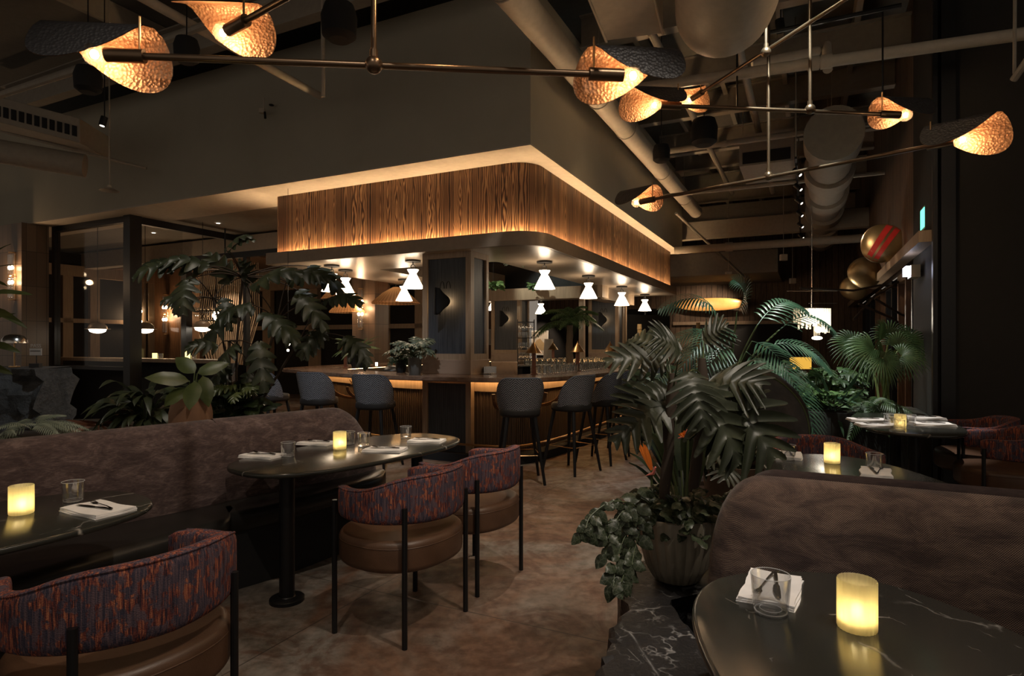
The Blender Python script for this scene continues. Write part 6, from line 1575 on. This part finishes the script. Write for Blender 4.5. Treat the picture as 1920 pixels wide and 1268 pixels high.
# crystal box pendant and rods
p = P(1522, 600, 11.0); t = thing('crystal_box_pendant', 'boxy lit crystal pendant glowing white above the planter', 'pendant lamp', p)
m = MB()
for x in (-.24, .24): m.cyl((x, 0, .20), (x, 0, .21), .01, 6)
m.box((0, 0, .21), (.52, .32, .012)); m.cyl((0, 0, .21), (0, 0, 3.97-p.z), .01, 8); m.box((0, 0, .52), (.9, .015, .015)); m.box((.2, 0, .3), (.5, .015, .012)); m.build('frame', 'steel', t)
for k in range(26):
    a = k/26; x = -.25+.5*((k % 13)/12); y = -.15 if k < 13 else .15; h = .22+.16*random.Random(k).random()+(.14 if x > .1 else 0); m = MB(); m.box((x, y, .20-h/2), (.034, .012, h)); m.build('crystal_strip', 'crystalglass', t, smooth=False)
m = MB(); m.ball((0, 0, .02), .10, 12, sc=(1.2, .7, 1)); m.ball((.12, 0, -.18), .06, 10); m.build('bulb', 'crystal', t); point('pendant_light', p+V(0, -.3, 0), 14, (1, .9, .75), .15)
p = P(1532, 634, 10.8); t = thing('glowing_disc', 'small bright oval lamp beneath the crystal pendant', 'lamp', p); m = MB(); m.ball((0, 0, 0), .10, 12, sc=(1, .5, .35)); m.build('glass', 'crystal', t); m = MB(); m.cyl((0, 0, .02), (.06, 0, .22), .004, 6); m.build('cord', 'black', t)
# surfboard
p = P(1332, 571, 18.3); t = thing('surfboard', 'honey-coloured wooden surfboard mounted on the far plank wall', 'surfboard', p, ANG-PI/2); m = MB(); n = 25
def sb(i, j):
    x = (i/(n-1)*2-1); w = .19*(1-abs(x)**2.6)**.75+.002; a = 2*PI*j/12; return V(x*1.08, math.sin(a)*.035*(1-abs(x)**4+.05), math.cos(a)*w+.03*(1-x*x)*0)
m.grid(sb, n, 12, cv=True); m.build('board', 'board', t, angle=70); m = MB(); m.cyl((-.20, -.045, .0), (-.20, -.036, .0), .085, 24); m.build('emblem', 'black', t); m = MB(); m.tube([(-.20+.06*math.cos(a)*(1 if k % 2 else .45), -.048, .06*math.sin(a)*(1 if k % 2 else .45)) for k, a in enumerate([2*PI*k/12 for k in range(12)])], .006, 5, closed=True); m.build('emblem_star', 'board', t)
spot('surfboard_light', P(1380, 540, 17.3), P(1345, 580, 18.3), 70, WARM, 80); spot('surfboard_light', P(1290, 560, 17.3), P(1310, 590, 18.4), 40, WARM, 70)
# bamboo poles, bar-end objects
for k, (x, D, y0, lb) in enumerate(((1309, 16.5, 605, 'bamboo pole under the surfboard wall'), (1199, 14.6, 608, 'bamboo pole just right of the far column'))):
    p = P(x, y0, D); m = MB(); z = 0; pts = []; rs = []
    while z < p.z: pts += [(p.x, p.y, z), (p.x, p.y, min(p.z, z+.24)), (p.x, p.y, min(p.z, z+.25))]; rs += [.055, .05, .06]; z += .26
    o = m.tube(pts, rs, 10).build('bamboo_pole', 'bamboo', loc=(p.x, p.y, 0)); tag(o, lb, 'pole', 'bamboo poles')
p = P(1501, 681, 10.5); m = MB(); m.box((0, 0, 0), (.32, .12, .20)); o = m.build('woven_lantern', 'yellowlit'); o.location = p; tag(o, 'amber glowing woven lantern behind the planter', 'lantern')
m = MB(); m.box((0, 0, -.1-p.z/2), (.4, .3, p.z-.0)); o = m.build('side_cabinet', 'oakdark'); o.location = p; tag(o, 'brown cabinet under the amber lantern behind the planter', 'cabinet')
# twisted metal sculpture above the planter
t = thing('branch_sculpture', 'dark bare branches reaching out from the right wall above the planter', 'sculpture', P(1640, 560, 9.0)); b = t.location; m = MB()
for a in ([(1500, 540), (1600, 545), (1650, 535), (1700, 540)], [(1600, 600), (1640, 555), (1700, 520)], [(1640, 560), (1690, 590), (1740, 605)], [(1610, 570), (1680, 600), (1700, 640)]): m.tube([P(x, y, 9.0+.2*i)-b for i, (x, y) in enumerate(a)], .018, 6)
m.build('branches', 'trunk', t)
# string lights in leaves at the left
t = thing('fairy_light', 'pair of tiny white lamps glowing between the leaves left of the bar', 'light', P(540, 645, 8.4)); m = MB(); m.ball((0, 0, 0), .03, 8); m.ball((0, 0, -.09), .018, 8); m.ball((0, 0, .08), .015, 8); m.build('bulb', 'bulbsoft', t); m = MB(); m.cyl((0, 0, .08), (0, 0, 3.67-t.location.z), .003, 5); m.build('cord', 'black', t)

spot('shelf_plant_fill', W(1.9, 1.3, 3.5), P(925, 545, 9.6), 40, (.95, 1, .85), 50)  # two added spots without fixtures, brightening the plants hung over the bar
spot('shelf_plant_fill', W(4.6, 2.6, 3.5), W(5.5, 2.2, 2.6), 40, (.95, 1, .85), 60)
